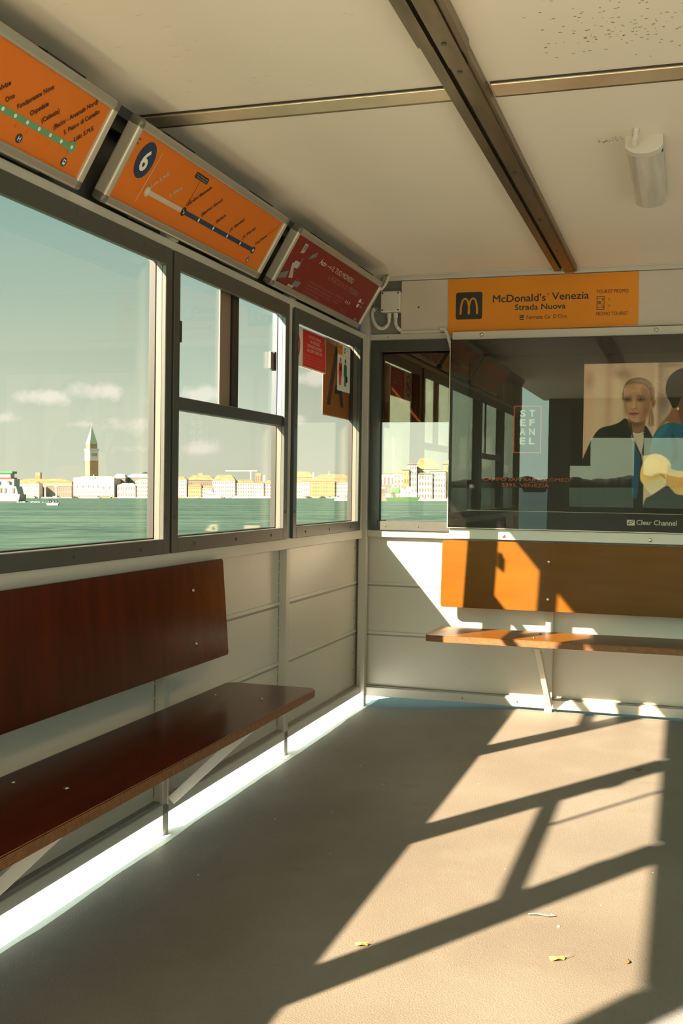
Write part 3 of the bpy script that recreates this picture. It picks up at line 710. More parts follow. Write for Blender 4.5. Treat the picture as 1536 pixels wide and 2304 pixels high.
def sign2():
    r = sign_box(-2.88, 1.232, 'orange', 'orange route sign with blue number 6 disc and navy line, middle of the left wall')
    flat('number_disc', circ(0.1235, 0.169, 0.047, 0.0575, 40), M['navy'], r, 0.0007)
    text('route_number', '6', M['white'], r, 0.1035, 0.1435, 0.138, 0.062, 0, 0.0014, 0.03)
    text('route_word', 'Linea', M['ink'], r, 0.032, 0.053, 0.211, 0.0085, 0, bold=0.01); text('route_word', 'Route', M['ink'], r, 0.030, 0.051, 0.197, 0.0085, 0, bold=0.01)
    flat('divider', strip([(0.1765, 0.050), (0.192, 0.213)], 0.0016), M['palet'], r, 0.0008)
    flat('past_line', [(0.213, 0.083), (0.468, 0.083), (0.468, 0.099), (0.213, 0.099)], M['fade'], r, 0.0006)
    flat('terminus', circ(0.213, 0.091, 0.0165), M['fade'], r, 0.0009); flat('stop_dot', circ(0.213, 0.091, 0.009), M['palet'], r, 0.0012)
    flat('stop_tick', [(0.341, 0.084), (0.345, 0.084), (0.345, 0.098), (0.341, 0.098)], M['palet'], r, 0.0010)
    flat('route_line', [(0.468, 0.083), (1.078, 0.083), (1.078, 0.099), (0.468, 0.099)], M['navy'], r, 0.0007)
    flat('current_stop', circ(0.468, 0.091, 0.0155), M['ink'], r, 0.0011)
    m = MB(); m.prism(strip([(0.461, 0.098), (0.4745, 0.0845)], 0.0022), .0014, .0016).prism(strip([(0.4745, 0.093), (0.4745, 0.0845), (0.466, 0.0845)], 0.0022), .0014, .0016)
    m.build('stop_arrow', M['white'], r)
    for x in (0.587, 0.708, 0.830, 0.952): flat('stop_dot', circ(x, 0.091, 0.005, 0.0065), M['white'], r, 0.0012)
    flat('terminus', circ(1.078, 0.091, 0.0145), M['navy'], r, 0.0010); flat('stop_dot', circ(1.078, 0.091, 0.006), M['white'], r, 0.0014)
    def lab(s, x, y, x1, y1, mt='ink'): text('stop_name', s, M[mt], r, x, x+math.hypot(x1-x, y1-y), y, 0.0130, A45, bold=0.022)
    lab('Lido S.M.E.', 0.220, 0.107, 0.284, 0.171, 'fade'); lab('S. Elena', 0.346, 0.108, 0.392, 0.154, 'fade')
    lab('Giardini Biennale', 0.470, 0.109, 0.565, 0.204); lab('(Spirito Santo)', 0.592, 0.107, 0.672, 0.190); lab('Zattere', 0.709, 0.109, 0.749, 0.149)
    lab('(S. Basilio)', 0.833, 0.109, 0.892, 0.170); lab('(S. Marta)', 0.953, 0.108, 1.007, 0.166); lab('P.le Roma', 1.077, 0.111, 1.129, 0.163)
    text('stop_note', '(Bus Stn.)', M['faintor'], r, 1.135, 1.135+0.062, 0.169, 0.012, A45, bold=0.005)
    flat('notice_box', rrect(0.428, 0.523, 0.205, 0.225, 0.003), M['ink'], r, 0.0008)
    text('notice_line', 'Voi siete qui', M['palet'], r, 0.434, 0.517, 0.2165, 0.0045, 0, 0.0012); text('notice_line', 'You are here', M['palet'], r, 0.438, 0.513, 0.2085, 0.0045, 0, 0.0012)
    m = MB(); m.prism(strip([(0.473, 0.205), (0.470, 0.128)], 0.0016), .0006, .0009).prism(strip([(0.464, 0.138), (0.470, 0.127), (0.478, 0.137)], 0.0016), .0010, .0012)
    m.build('pointer_arrow', M['ink'], r)
    bus_badge(r, 1.075, 0.050, 0.0105)
    for x in (0.587, 0.708, 0.83, 0.95, 1.06): text('minutes', "5'", M['faintor'], r, x-0.004, x+0.004, 0.068, 0.006, A45)
def sign3():
    r = sign_box(-1.52, 1.28, 'red', 'dark red ticket advert panel nearest the corner, reading il tuo mondo')
    W_ = M['palet']
    text('heading', 'Actv', W_, r, 0.377, 0.459, 0.180, 0.0235, 0, bold=0.02)
    m = MB(); m.prism(strip([(0.478, 0.190), (0.532, 0.190)], 0.0025), .0006, .0009).prism(strip([(0.519, 0.200), (0.534, 0.190), (0.519, 0.180)], 0.0025), .0010, .0012); m.build('arrow', W_, r)
    text('heading', 'IL TUO MONDO', W_, r, 0.549, 0.872, 0.180, 0.0245, 0, bold=0.0); text('heading', 'A PORTATA DI TESSERA', M['faintred'], r, 0.549, 1.026, 0.138, 0.0245, 0, bold=-0.004)
    for (x0, x1, y, h, s) in ((0.366, 0.712, 0.089, .0085, 'La tessera Venezia Unica dura 5 anni'), (0.364, 0.712, 0.0725, .0085, 'Acquista i biglietti e gli abbonamenti'), (0.365, 0.722, 0.0565, .0085, 'Con tessera, app, sportelli e rivendite'),
                              (0.361, 0.586, 0.041, .0085, 'non serve altro per viaggiare'), (0.361, 0.714, 0.027, .0088, 'Ti aspettiamo nei punti vendita autorizzati'), (0.757, 0.878, 0.092, .009, 'Disponibili anche'), (0.757, 0.872, 0.076, .009, 'in tutti i punti'), (0.757, 0.831, 0.060, .009, 'vendita'),
                              (0.746, 0.876, 0.028, .006, 'veneziaunica.it'), (0.907, 1.013, 0.048, .006, 'Call center orari'), (0.907, 1.0, 0.038, .006, 'lunedi - domenica'), (0.907, 1.0, 0.028, .006, 'informazioni')):
        text('small_print', s, M['faintred'], r, x0, x1, y, h, 0)
    for k in range(3): flat('bullet', circ(0.92+0.028*k, 0.092, 0.004, 0.009, 12), W_, r, 0.0008)
    m = MB(); m.prism([(1.082, .118)]+circ(1.100, 0.118, 0.020, 0.022, 16, 0, math.pi)[::-1][:-1]+[(1.118, .121)], .0006, .0009)
    m.prism([(1.084, 0.112), (1.102, 0.110), (1.120, 0.112), (1.116, .098), (1.104, .090), (1.090, .096)], .0006, .0009); m.build('round_logo', W_, r)
    text('logo_text', 'AVM', W_, r, 1.132, 1.165, 0.120, 0.011, 0); text('logo_text', 'Holding', W_, r, 1.132, 1.178, 0.100, 0.009, 0)
    text('small_print', 'INFO', W_, r, 1.150, 1.19, 0.030, 0.011, 0, bold=0.02)
    cards = [((0.138, 0.176), (0.139, 0.222), (0.176, 0.222), (0.172, 0.185)), ((0.246, 0.170), (0.258, 0.196), (0.310, 0.219), (0.312, 0.196)), ((0.150, 0.062), (0.112, 0.125), (0.128, 0.130), (0.190, 0.070)),
             ((0.045, 0.040), (0.052, 0.066), (0.118, 0.090), (0.125, 0.058)), ((0.124, 0.110), (0.130, 0.140), (0.190, 0.142), (0.185, 0.112)), ((0.215, 0.040), (0.225, 0.066), (0.300, 0.070), (0.290, 0.042)),
             ((0.175, 0.028), (0.180, 0.040), (0.245, 0.042), (0.24, 0.030)), ((0.190, 0.118), (0.182, 0.165), (0.190, 0.166), (0.200, 0.120))]
    for i, c in enumerate(cards): flat('printed_card', c, M['cardw'] if i % 2 == 0 else M['grey'], r, 0.0006+0.0001*i)
    for c in (((0.146, 0.188), (0.147, 0.215), (0.168, 0.215), (0.165, 0.192)), ((0.256, 0.180), (0.265, 0.194), (0.303, 0.210), (0.304, 0.199)), ((0.062, 0.048), (0.066, 0.063), (0.108, 0.078), (0.112, 0.062))):
        flat('card_print', c, M['grey'], r, 0.0018)
    m = MB()
    for k in range(10):
        a = random.uniform(0.04, 0.30); b = random.uniform(0.04, 0.2); t = random.uniform(-1, 1); l = random.uniform(.006, .018)
        m.prism(strip([(a, b), (a+l*math.cos(t), b+l*math.sin(t))], 0.003), 0.0004, 0.0006+0.00001*k)
    m.build('confetti', M['faintred'], r)
sign1(); sign2(); sign3()

# ------------------------------------------------------------------ stickers on window_3 glass
ZG = -0.0405
def nosmoke():
    r = empty('no_smoking_sticker', frame_m((-0.041, 0, 0), (0, 1, 0), (0, 0, 1)))
    tag(r, 'red and cream no smoking sticker in four languages, top of the third window', 'sticker')
    MB().prism(rrect(-1.135, -0.574, 1.748, 1.930, 0.004), 0, 0.0006).build('backing', M['white'], r)
    flat('red_field', rrect(-0.915, -0.580, 1.755, 1.924, 0.002), M['red2'], r, 0.0010)
    rg = MB(); n = 36
    o = circ(-1.02, 1.842, 0.068, 0.070, n); i_ = circ(-1.02, 1.842, 0.053, 0.055, n)
    for k in range(n): rg.bm.faces.new([rg.bm.verts.new((*p, 0.0012)) for p in (o[k], o[(k+1) % n], i_[(k+1) % n], i_[k])])
    rg.build('red_ring', M['red2'], r)
    flat('cigarette', strip([(-1.055, 1.815), (-0.985, 1.862)], 0.020), M['ink'], r, 0.0011); flat('slash', strip([(-1.060, 1.883), (-0.980, 1.800)], 0.013), M['red2'], r, 0.0014)
    flat('smoke_curl', strip([(-0.995, 1.868), (-1.005, 1.878), (-0.993, 1.886)], 0.006), M['grey'], r, 0.0011)
    for i, (s, a, b) in enumerate((('VIETATO FUMARE', -0.838, -0.655), ('NO SMOKING', -0.812, -0.676), ('DEFENSE DE FUMER', -0.852, -0.642), ('RAUCHEN VERBOTEN', -0.856, -0.636))):
        text('sticker_line', s, M['palet'], r, a, b, 1.893-0.0218*i, 0.0150, 0, 0.0014)
    M['pinkline'] = mat('pale_red_print', (0.80, 0.22, 0.15), 0.5)
    for i, s in enumerate(('a norma di legge i trasgressori sono puniti con sanzioni', 'Legge 11 novembre 1975 n. 584 e successive modifiche', 'chiunque violi il divieto deve pagare la sanzione', 'Il personale incaricato provvede al controllo del divieto')):
        text('small_print', s, M['pinkline'], r, -0.905, -0.600, 1.806-0.0125*i, 0.0060, 0, 0.0014)
    flat('dark_tab', [(-0.612, 1.892), (-0.586, 1.892), (-0.586, 1.915), (-0.612, 1.915)], M['grey'], r, 0.0014)
def big_a():
    r = empty('letter_poster', frame_m((-0.046, 0, 0), (0, 1, 0), (0, 0, 1)))
    tag(r, 'brown orange poster with a large black letter A in the third window', 'poster')
    MB().prism(rrect(-0.600, -0.150, 1.548, 1.934, 0.004), -0.001, -0.0006).build('white_edge', M['white'], r)
    MB().prism(rrect(-0.590, -0.150, 1.553, 1.934, 0.004), 0, 0.0006).build('backing', M['umber'], r)
    MB().prism([(-0.536, 1.603), (-0.482, 1.605), (-0.365, 1.865), (-0.365, 1.90), (-0.410, 1.90)], 0.0006, 0.0010).prism([(-0.414, 1.668), (-0.332, 1.668), (-0.308, 1.605), (-0.256, 1.605), (-0.330, 1.80), (-0.375, 1.79), (-0.350, 1.712), (-0.398, 1.712)], 0.0006, 0.0011).build('letter_a', M['ink'], r)
def guide():
    r = empty('passenger_sticker', frame_m((-0.0405, 0, 0), (0, 1, 0), (0, 0, 1)))
    tag(r, 'white sticker with red and green standing figures stuck over the letter poster', 'sticker')
    MB().prism(rrect(-0.386, -0.165, 1.688, 1.927, 0.008), 0, 0.0006).build('backing', M['white'], r)
    flat('yellow_header', [(-0.386, 1.874), (-0.300, 1.874), (-0.300, 1.925), (-0.386, 1.925)], M['yellow'], r, 0.0009)
    text('header_text', 'AVVISO', M['ink'], r, -0.376, -0.312, 1.905, 0.010, 0, 0.0013); text('header_text', 'NOTICE', M['logo_or'], r, -0.370, -0.318, 1.886, 0.009, 0, 0.0013)
    flat('header_rule', [(-0.386, 1.8705), (-0.166, 1.8705), (-0.166, 1.8720), (-0.386, 1.8720)], M['grey'], r, 0.0009)
    m = MB(); m.prism(circ(-0.262, 1.909, .008, n=12), .0007, .001).prism(circ(-0.262, 1.892, .007, n=12), .0007, .001); m.build('round_logo', M['navy'], r)
    text('logo_text', 'ACTV', M['navy'], r, -0.245, -0.218, 1.898, 0.008, 0, 0.0013)
    for x, mt, nm in ((-0.336, 'red2', 'red_figure'), (-0.251, 'figgreen', 'green_figure')):
        m = MB(); m.prism(circ(x, 1.848, 0.0125, n=16), .0007, .001)
        m.prism([(x-.014, 1.832), (x+.014, 1.832), (x+.026, 1.822), (x+.029, 1.765), (x+.022, 1.765), (x+.019, 1.80), (x+.017, 1.717), (x+.003, 1.717), (x, 1.768), (x-.003, 1.717), (x-.017, 1.717), (x-.019, 1.80), (x-.022, 1.765), (x-.029, 1.765), (x-.026, 1.822)], .0007, .0011)
        m.build(nm, M[mt], r)
    m = MB(); m.prism(strip([(-.365, 1.838), (-.322, 1.80)], .003), .0012, .0014).prism(strip([(-.306, 1.842), (-.350, 1.80)], .003), .0015, .0017).prism(rrect(-.349, -.325, 1.790, 1.812, .004), .0018, .0020)
    m.build('backpack', M['ink'], r)
    flat('carried_bag', rrect(-0.244, -0.212, 1.738, 1.772, 0.005), M['ink'], r, 0.0013)
nosmoke(); big_a(); guide()
def film():
    r = empty('dark_film_sheet', frame_m((0, 0.050, 0), (1, 0, 0), (0, 0, 1)))
    tag(r, 'dark brown sheet behind the upper half of the end wall window', 'film')
    MB().box(0.040, 0.463, 1.548, 1.960, -0.003, 0.0).build('backing', M['brownsheet'], r)
film()

# ------------------------------------------------------------------ end wall fittings
def ribbed(name, pts, parent, mt, r=0.0105, pitch=0.0068):
    # smooth the polyline, then ribbed tube
    P_ = [Vector(p) for p in pts]; out = []
    for i in range(len(P_)-1):
        p0, p1, p2, p3 = P_[max(i-1, 0)], P_[i], P_[i+1], P_[min(i+2, len(P_)-1)]
        for k in range(12):
            t = k/12; out.append(0.5*((2*p1)+(p2-p0)*t+(2*p0-5*p1+4*p2-p3)*t*t+(3*p1-p0-3*p2+p3)*t**3))
    out.append(P_[-1])
    d = [0]
    for a, b in zip(out, out[1:]): d.append(d[-1]+(b-a).length)
    n = int(d[-1]/pitch*4); res, rad = [], []
    for k in range(n+1):
        s = d[-1]*k/n; i = max(j for j in range(len(d)) if d[j] <= s+1e-9); i = min(i, len(out)-2)
        t = (s-d[i])/max(d[i+1]-d[i], 1e-9); res.append(out[i].lerp(out[i+1], t)); rad.append(r*(1.0 if k % 4 in (0, 1) else 0.84))
    return MB().tube(res, rad, 10).build(name, mt, parent, smooth=True)
def jbox():
    r = empty('junction_box', frame_m((0.145, -0.0, 2.185), (1, 0, 0), (0, 0, 1)))
    tag(r, 'small square cream electrical junction box high in the corner', 'junction box')
    MB().box(-0.052, 0.052, -0.054, 0.054, 0.02-0.04, 0.045, 0.006).build('box_body', M['pvc'], r)
    MB().box(-0.054, 0.054, -0.056, 0.056, 0.045, 0.056, 0.006).build('box_lid', M['pvc'], r)
    s = None
    for x in (-.043, .043):
        for y in (-.045, .045):
            if s is None: s = MB().tube([(0, 0, .055), (0, 0, .058)], .0045, 8).build('lid_screw', M['ink'], r); s.location = (x, y, 0)
            else: inst(s, r, (x, y, 0))
    for x in (-.014, .022): MB().tube([(x, -.056, .02), (x, -.082, .02)], .0125, 10).build('cable_gland', M['pvc'], r)
jbox()
def conduit(pts, label, r=0.0105, glands=()):
    o = ribbed('cable_conduit', pts, None, M['pvc'], r)
    tag(o, label, 'conduit', 'ribbed cable conduits')
    for (a, b) in glands: MB().tube([a, b], r*1.3, 10).build('cable_gland', M['pvc'], o)
conduit([(0.131, -0.022, 2.105), (0.128, -0.024, 2.075), (0.105, -0.026, 2.050), (0.07, -0.026, 2.055), (0.045, -0.026, 2.09), (0.036, -0.024, 2.13), (0.040, -0.015, 2.158)], 'ribbed conduit looping left from under the junction box', glands=[((0.040, -0.018, 2.150), (0.046, 0.015, 2.162))])
conduit([(0.167, -0.022, 2.105), (0.167, -0.022, 2.085), (0.172, -0.022, 2.060), (0.190, -0.018, 2.038), (0.210, -0.008, 2.030)], 'ribbed conduit curving right from under the junction box to the board')
conduit([(0.075, -0.05, 2.255), (0.098, -0.045, 2.285), (0.112, -0.04, 2.325)], 'upper of two short ribbed conduits rising behind the red panel, left one')
conduit([(0.092, -0.07, 2.245), (0.118, -0.06, 2.280), (0.136, -0.055, 2.325)], 'right one of two short ribbed conduits rising to the ceiling behind the red panel')
conduit([(0.412, -0.024, 2.037), (0.436, -0.030, 2.034), (0.456, -0.045, 2.00), (0.470, -0.050, 1.96), (0.478, -0.048, 1.925)], 'ribbed conduit dropping beside the top left corner of the advert screen', 0.0095)
def header():
    r = empty('header_board', END); tag(r, 'long weathered cream board above the advert screen, behind the yellow banner', 'board')
    MB().box(0.196, 2.55, 2.022, 2.298, 0.001, 0.018, 0.002).build('board', M['board'], r)
    MB().box(0.196, 0.41, 2.018, 2.030, 0.002, 0.028, 0.001).build('drip_lip', M['rail'], r)
    MB().tube([(0.292, 2.155, 0.016), (0.292, 2.155, 0.021)], 0.005, 8).build('nail_head', M['screw'], r)
header()
def banner():
    r = empty('banner_sign', frame_m((0, -0.018, 0), (1, 0, 0), (0, 0, 1)))
    tag(r, 'yellow burger restaurant banner above the advert screen', 'banner')
    MB().prism([(0.452, 2.008), (1.0, 2.020), (1.424, 2.028), (1.422, 2.296), (0.450, 2.294)], 0.001, 0.0035).build('banner_sheet', M['yellow'], r)
    z = 0.0042
    MB().prism(rrect(0.494, 0.634, 2.082, 2.224, 0.012), z-.0006, z).build('logo_square', M['bink'], r)
    def arch(cx, w, h, y0, t):
        o = []; n = 14
        for k in range(n+1):
            a = math.pi*k/n; o.append((cx-w*math.cos(a), y0+h*(math.sin(a)**0.62)))
        return strip(o, t)
    m = MB(); zz = z+.0006
    for cx in (0.5425, 0.5845):
        n = 16; pts_o, pts_i = [], []
        for k in range(n+1):
            a = math.pi*k/n; s = math.sin(a)**0.75
            pts_o.append((cx-0.0275*math.cos(a), 2.108+0.088*s)); pts_i.append((cx-0.0175*math.cos(a), 2.108+0.078*s))
        for k in range(n): m.bm.faces.new([m.bm.verts.new((*p, zz)) for p in (pts_o[k], pts_o[k+1], pts_i[k+1], pts_i[k])])
        zz += .0003
    m.build('arches_logo', M['yellow'], r)
    z2 = z+.0004
    text('banner_line', "McDonald\u2019s", M['bink'], r, 0.689, 0.962, 2.165, 0.038, 0, z2, 0.013)
    text('banner_line', 'Venezia', M['bink'], r, 0.993, 1.180, 2.168, 0.038, 0, z2, 0.013)
    text('registered_mark', 'R', M['bink'], r, 0.9715, 0.9765, 2.196, 0.006, 0, z2, 0.0)
    rg = MB(); o_ = circ(0.974, 2.199, 0.0068); i_ = circ(0.974, 2.199, 0.0056)
    for k in range(len(o_)): rg.bm.faces.new([rg.bm.verts.new((*p, z2)) for p in (o_[k], o_[(k+1) % len(o_)], i_[(k+1) % len(o_)], i_[k])])
    rg.build('registered_ring', M['bink'], r)
    text('banner_line', 'Strada Nuova', M['bink'], r, 0.804, 1.064, 2.122, 0.029, 0, z2, 0.013)
    text('banner_line', "Fermata Ca\u2019 D\u2019Oro", M['bink'], r, 0.866, 1.070, 2.074, 0.020, 0, z2, 0.0)
    text('banner_line', 'TOURIST PROMO', M['bink'], r, 1.216, 1.374, 2.192, 0.018, 0, z2, 0.0)
    text('banner_line', 'PROMO TOURIST', M['bink'], r, 1.216, 1.374, 2.080, 0.018, 0, z2, 0.0)
    m = MB(); m.prism(rrect(0.830, 0.852, 2.080, 2.088, .002), z-.0004, z2).prism(rrect(0.828, 0.854, 2.091, 2.096, .002), z-.0004, z2).prism([(0.828, 2.075), (0.854, 2.075), (0.850, 2.070), (0.832, 2.070)], z-.0004, z2)
    m.build('boat_symbol', M['bink'], r)
    m = MB(); t = .003
    x0, x1, y0, y1 = 1.218, 1.256, 2.110, 2.178
    for q in ((x0, x0+t, y0, y1), (x1-t, x1, y0, y1), (x0+t, x1-t, y0, y0+t), (x0+t, x1-t, y1-t, y1), (x0+t, x1-t, y0+.009, y0+.011), (x0+t, x1-t, y1-.011, y1-.009)): m.box(q[0], q[1], q[2], q[3], z-.0004, z2)
    for k in range(4): m.box(1.224, 1.240, 2.138+k*.004, 2.140+k*.004, z-.0004, z2)
    for (a, b, sx, sy) in ((1.244, 2.125, 1, 1), (1.282, 2.125, -1, 1), (1.244, 2.163, 1, -1), (1.282, 2.163, -1, -1)):
        m.box(min(a, a+sx*.009), max(a, a+sx*.009), min(b, b+sy*.002), max(b, b+sy*.002), z, z2+.0002).box(min(a, a+sx*.002), max(a, a+sx*.002), min(b, b+sy*.009), max(b, b+sy*.009), z2+.0003, z2+.0005)
    m.build('phone_symbol', M['bink'], r)
banner()

# ------------------------------------------------------------------ painted picture on the poster (a print: colours per vertex)
def paint():
    STEP = 6.5
    xs = np.arange(200, 2900, STEP); ys = np.arange(108, 2140, STEP)
    X, Y = np.meshgrid(xs, ys)
    C = np.zeros(X.shape+(3,)); C[:] = (172, 148, 118)
    rs = np.random.RandomState(3)
    def lay(mask, col): C[:] = C*(1-mask[..., None]) + np.array(col, float)*mask[..., None]
    def ell(cx, cy, rx, ry, bl=0.15, ang=0):
        a = math.radians(ang); dx, dy = X-cx, Y-cy; u = dx*math.cos(a)+dy*math.sin(a); v = -dx*math.sin(a)+dy*math.cos(a)
        r_ = np.sqrt((u/rx)**2+(v/ry)**2); return np.clip((1+bl-r_)/(2*bl), 0, 1)
    def poly(pts, bl=5, smooth=2):
        p = [np.array(q, float) for q in pts]
        for _ in range(smooth):
            q = []
            for a, b in zip(p, p[1:]+p[:1]): q += [a*.75+b*.25, a*.25+b*.75]
            p = q
        ins = np.zeros(X.shape, bool); dist = np.full(X.shape, 1e9)
        for a, b in zip(p, p[1:]+p[:1]):
            (x1, y1), (x2, y2) = a, b
            c = ((y1 > Y) != (y2 > Y)) & (X < (x2-x1)*(Y-y1)/(y2-y1+1e-12)+x1); ins ^= c
            L2 = (x2-x1)**2+(y2-y1)**2+1e-9; t = np.clip(((X-x1)*(x2-x1)+(Y-y1)*(y2-y1))/L2, 0, 1)
            dist = np.minimum(dist, np.hypot(X-x1-t*(x2-x1), Y-y1-t*(y2-y1)))
        return np.clip(0.5+np.where(ins, dist, -dist)/(2*bl), 0, 1)
    def line(pts, w, col, a=1.0, bl=4):
        m = np.zeros(X.shape)
        for (x1, y1), (x2, y2) in zip(pts, pts[1:]):
            L2 = (x2-x1)**2+(y2-y1)**2+1e-9; t = np.clip(((X-x1)*(x2-x1)+(Y-y1)*(y2-y1))/L2, 0, 1)
            m = np.maximum(m, np.clip((w/2+bl-np.hypot(X-x1-t*(x2-x1), Y-y1-t*(y2-y1)))/(2*bl), 0, 1))
        lay(m*a, col)
    # blurred stone street
    for cx, w, c in ((300, 90, (186, 150, 122)), (420, 120, (184, 164, 132)), (560, 60, (160, 122, 98)), (650, 90, (186, 165, 134)), (1230, 80, (120, 92, 78)), (1300, 50, (150, 135, 115)), (1180, 40, (190, 168, 140))):
        lay(0.75*np.exp(-((X-cx)/w)**2), c)
    lay(0.6*ell(730, 250, 120, 55, .8), (130, 110, 90)); lay(0.7*ell(270, 340, 60, 110, .8), (135, 112, 92)); lay(0.5*ell(1400, 140, 150, 30, .8), (110, 85, 68))
    lay(0.55*ell(500, 1500, 420, 500, .9), (176, 150, 116)); lay(0.6*ell(1290, 620, 70, 130, .6), (96, 74, 62)); lay(0.7*ell(240, 1560, 90, 60, .6), (205, 170, 130))
    # first woman: coat, shirt, neck
    lay(poly([(180, 1430), (250, 1260), (320, 1110), (400, 990), (470, 950), (600, 925), (700, 890), (775, 820), (830, 880), (870, 1010), (1000, 1310), (1040, 1500), (1040, 2420), (120, 2420), (120, 1500)], 5), (30, 31, 27))
    lay(poly([(1020, 1000), (1045, 900), (1150, 1080), (1180, 1150), (1150, 1300), (1060, 1330), (1000, 1320)], 5), (33, 33, 29))
    lay(poly([(860, 1010), (1030, 1010), (1035, 1150), (1000, 1330), (930, 1250), (870, 1120)], 4), (168, 158, 138))
    lay(poly([(800, 800), (1060, 780), (1035, 960), (1028, 1030), (945, 1045), (866, 1020), (830, 900)], 6), (118, 86, 60))
    lay(0.6*ell(910, 905, 110, 45, .5), (78, 54, 38)); line([(868, 1022), (940, 1045), (1028, 1024)], 9, (196, 188, 168))
    lay(poly([(866, 1060), (1000, 1320), (985, 1500), (970, 1900), (880, 1900), (880, 1400)], 6), (18, 66, 84))
    line([(850, 900), (890, 1130), (1000, 1330)], 14, (18, 19, 17)); line([(790, 850), (860, 1000), (990, 1310)], 5, (52, 52, 46))
    # head
    lay(poly([(738, 600), (728, 520), (742, 420), (790, 340), (880, 300), (980, 296), (1080, 335), (1145, 420), (1165, 520), (1160, 600), (1110, 640), (1000, 500), (780, 480)], 5), (98, 78, 54))
    lay(poly([(742, 560), (738, 480), (758, 415), (830, 378), (950, 375), (1045, 405), (1100, 480), (1115, 590), (1112, 700), (1080, 800), (1020, 872), (930, 892), (855, 868), (790, 800), (762, 700)], 5), (160, 122, 88))
    lay(0.55*poly([(985, 420), (1060, 420), (1110, 500), (1120, 620), (1105, 730), (1060, 830), (1000, 880), (960, 885), (1015, 760), (1010, 620), (975, 520)], 26), (104, 74, 50))
    lay(0.40*ell(860, 470, 90, 50, .8), (182, 145, 108)); lay(0.30*ell(815, 690, 40, 55, .9), (176, 132, 98)); lay(0.35*ell(905, 850, 50, 28, .8), (178, 138, 104))
    lay(0.45*ell(770, 650, 22, 120, .8), (120, 86, 60)); lay(0.35*ell(880, 520, 120, 20, .8), (128, 94, 66))
    lay(poly([(1118, 600), (1150, 578), (1183, 600), (1180, 650), (1150, 705), (1125, 700)], 5), (138, 98, 68)); lay(0.6*ell(1148, 640, 14, 38, .5), (86, 58, 40)); lay(ell(1122, 722, 10, 15, .4), (210, 195, 160))
    # hair strands, swept back
    for k in range(170):
        t = rs.rand(); x0 = 745+t*345; y0 = 424-74*math.sin(math.pi*t)**0.8+rs.randn()*10
        x1 = x0+90+60*rs.rand(); y1 = y0-18+ (t**2)*150+rs.randn()*12
        if x1 > 1160: x1 = 1160
        line([(x0, y0), ((x0+x1)/2, min(y0, y1)-14), (x1, y1)], 2+3*rs.rand(), [(140, 116, 84), (70, 53, 36), (158, 134, 100), (112, 90, 62)][k % 4], .5, 4)
    for k in range(26):
        x0 = 1085+rs.rand()*70; line([(x0, 430+rs.rand()*90), (x0+18, 560+rs.rand()*40)], 4, [(150, 128, 96), (66, 50, 34)][k % 2], .6, 3)
    lay(poly([(735, 470), (728, 540), (740, 612), (750, 560), (748, 480)], 4), (84, 64, 44))
    for k in range(22):
        x0 = 1085+rs.rand()*60; line([(1120+rs.randn()*10, 700+rs.rand()*30), (x0+10, 820), (x0+rs.rand()*26, 900+rs.rand()*50)], 6, [(128, 94, 66), (86, 60, 42), (160, 122, 88)][k % 3], .8, 3)
    # eyes, brows, nose, mouth
    line([(757, 568), (790, 548), (850, 556)], 14, (84, 60, 42), .85); line([(925, 552), (975, 540), (1035, 556)], 14, (84, 60, 42), .85)
    for cx in (806, 980):
        lay(0.55*ell(cx, 578, 62, 40, .7), (96, 68, 48)); lay(0.8*ell(cx, 590, 44, 22, .5), (58, 38, 28)); lay(ell(cx-2, 591, 28, 11, .4), (150, 128, 106)); lay(ell(cx-4, 590, 13, 12, .3), (22, 17, 14)); line([(cx-40, 590), (cx-10, 577), (cx+36, 588)], 7, (34, 24, 18), .9)
        line([(cx-32, 612), (cx+28, 612)], 5, (108, 76, 54), .6)
    lay(0.5*poly([(880, 570), (898, 570), (920, 680), (905, 712), (850, 706), (862, 670)], 8), (180, 142, 106)); line([(850, 700), (868, 716), (895, 706), (918, 712), (926, 690)], 8, (82, 56, 40), .8); lay(0.4*poly([(905, 590), (925, 640), (935, 700), (915, 690)], 8), (112, 80, 56))
    line([(850, 712), (828, 745), (812, 775)], 6, (112, 80, 56), .5, 8); line([(925, 708), (955, 742), (975, 775)], 6, (98, 68, 48), .5, 8); lay(0.4*ell(1030, 740, 60, 90, .8, 20), (112, 78, 54)); lay(0.35*ell(800, 730, 30, 60, .8), (118, 84, 58)); lay(0.35*ell(888, 738, 24, 12, .6), (120, 86, 62)); lay(poly([(815, 772), (860, 752), (888, 758), (915, 752), (962, 770), (930, 796), (885, 802), (845, 794)], 4), (126, 74, 58)); line([(818, 773), (885, 772), (960, 771)], 6, (58, 32, 24), .95); lay(0.4*ell(885, 822, 40, 10, .6), (108, 76, 54))
    for k in range(12): line([(1140+rs.rand()*40, 330+rs.rand()*60), (1200+rs.rand()*90, 300+rs.rand()*260), (1270+rs.rand()*90, 420+rs.rand()*200)], 2.5, (206, 188, 152), .45, 2.5)
    # second woman: hair, beret, knit
    lay(poly([(1410, 640), (1480, 700), (1460, 800), (1300, 900), (1180, 1040), (1160, 1060), (1250, 900), (1370, 780)], 6), (128, 92, 62))
    lay(poly([(1150, 1090), (1190, 1010), (1260, 935), (1370, 885), (1500, 868), (1700, 880), (1950, 1000), (2100, 1300), (2100, 1900), (1950, 1900), (1940, 1520), (1400, 1530), (1340, 1400), (1230, 1305), (1130, 1320), (1110, 1290)], 6), (20, 78, 96))
    lay(0.5*poly([(1150, 1090), (1250, 950), (1370, 900), (1330, 1010), (1250, 1080), (1170, 1180), (1130, 1300), (1110, 1290)], 20), (42, 112, 116))
    for k in range(160):
        x0, y0 = 1180+rs.rand()*860, 900+rs.rand()*600; line([(x0, y0), (x0+14, y0+16)], 3, (36, 104, 118), .35, 3)
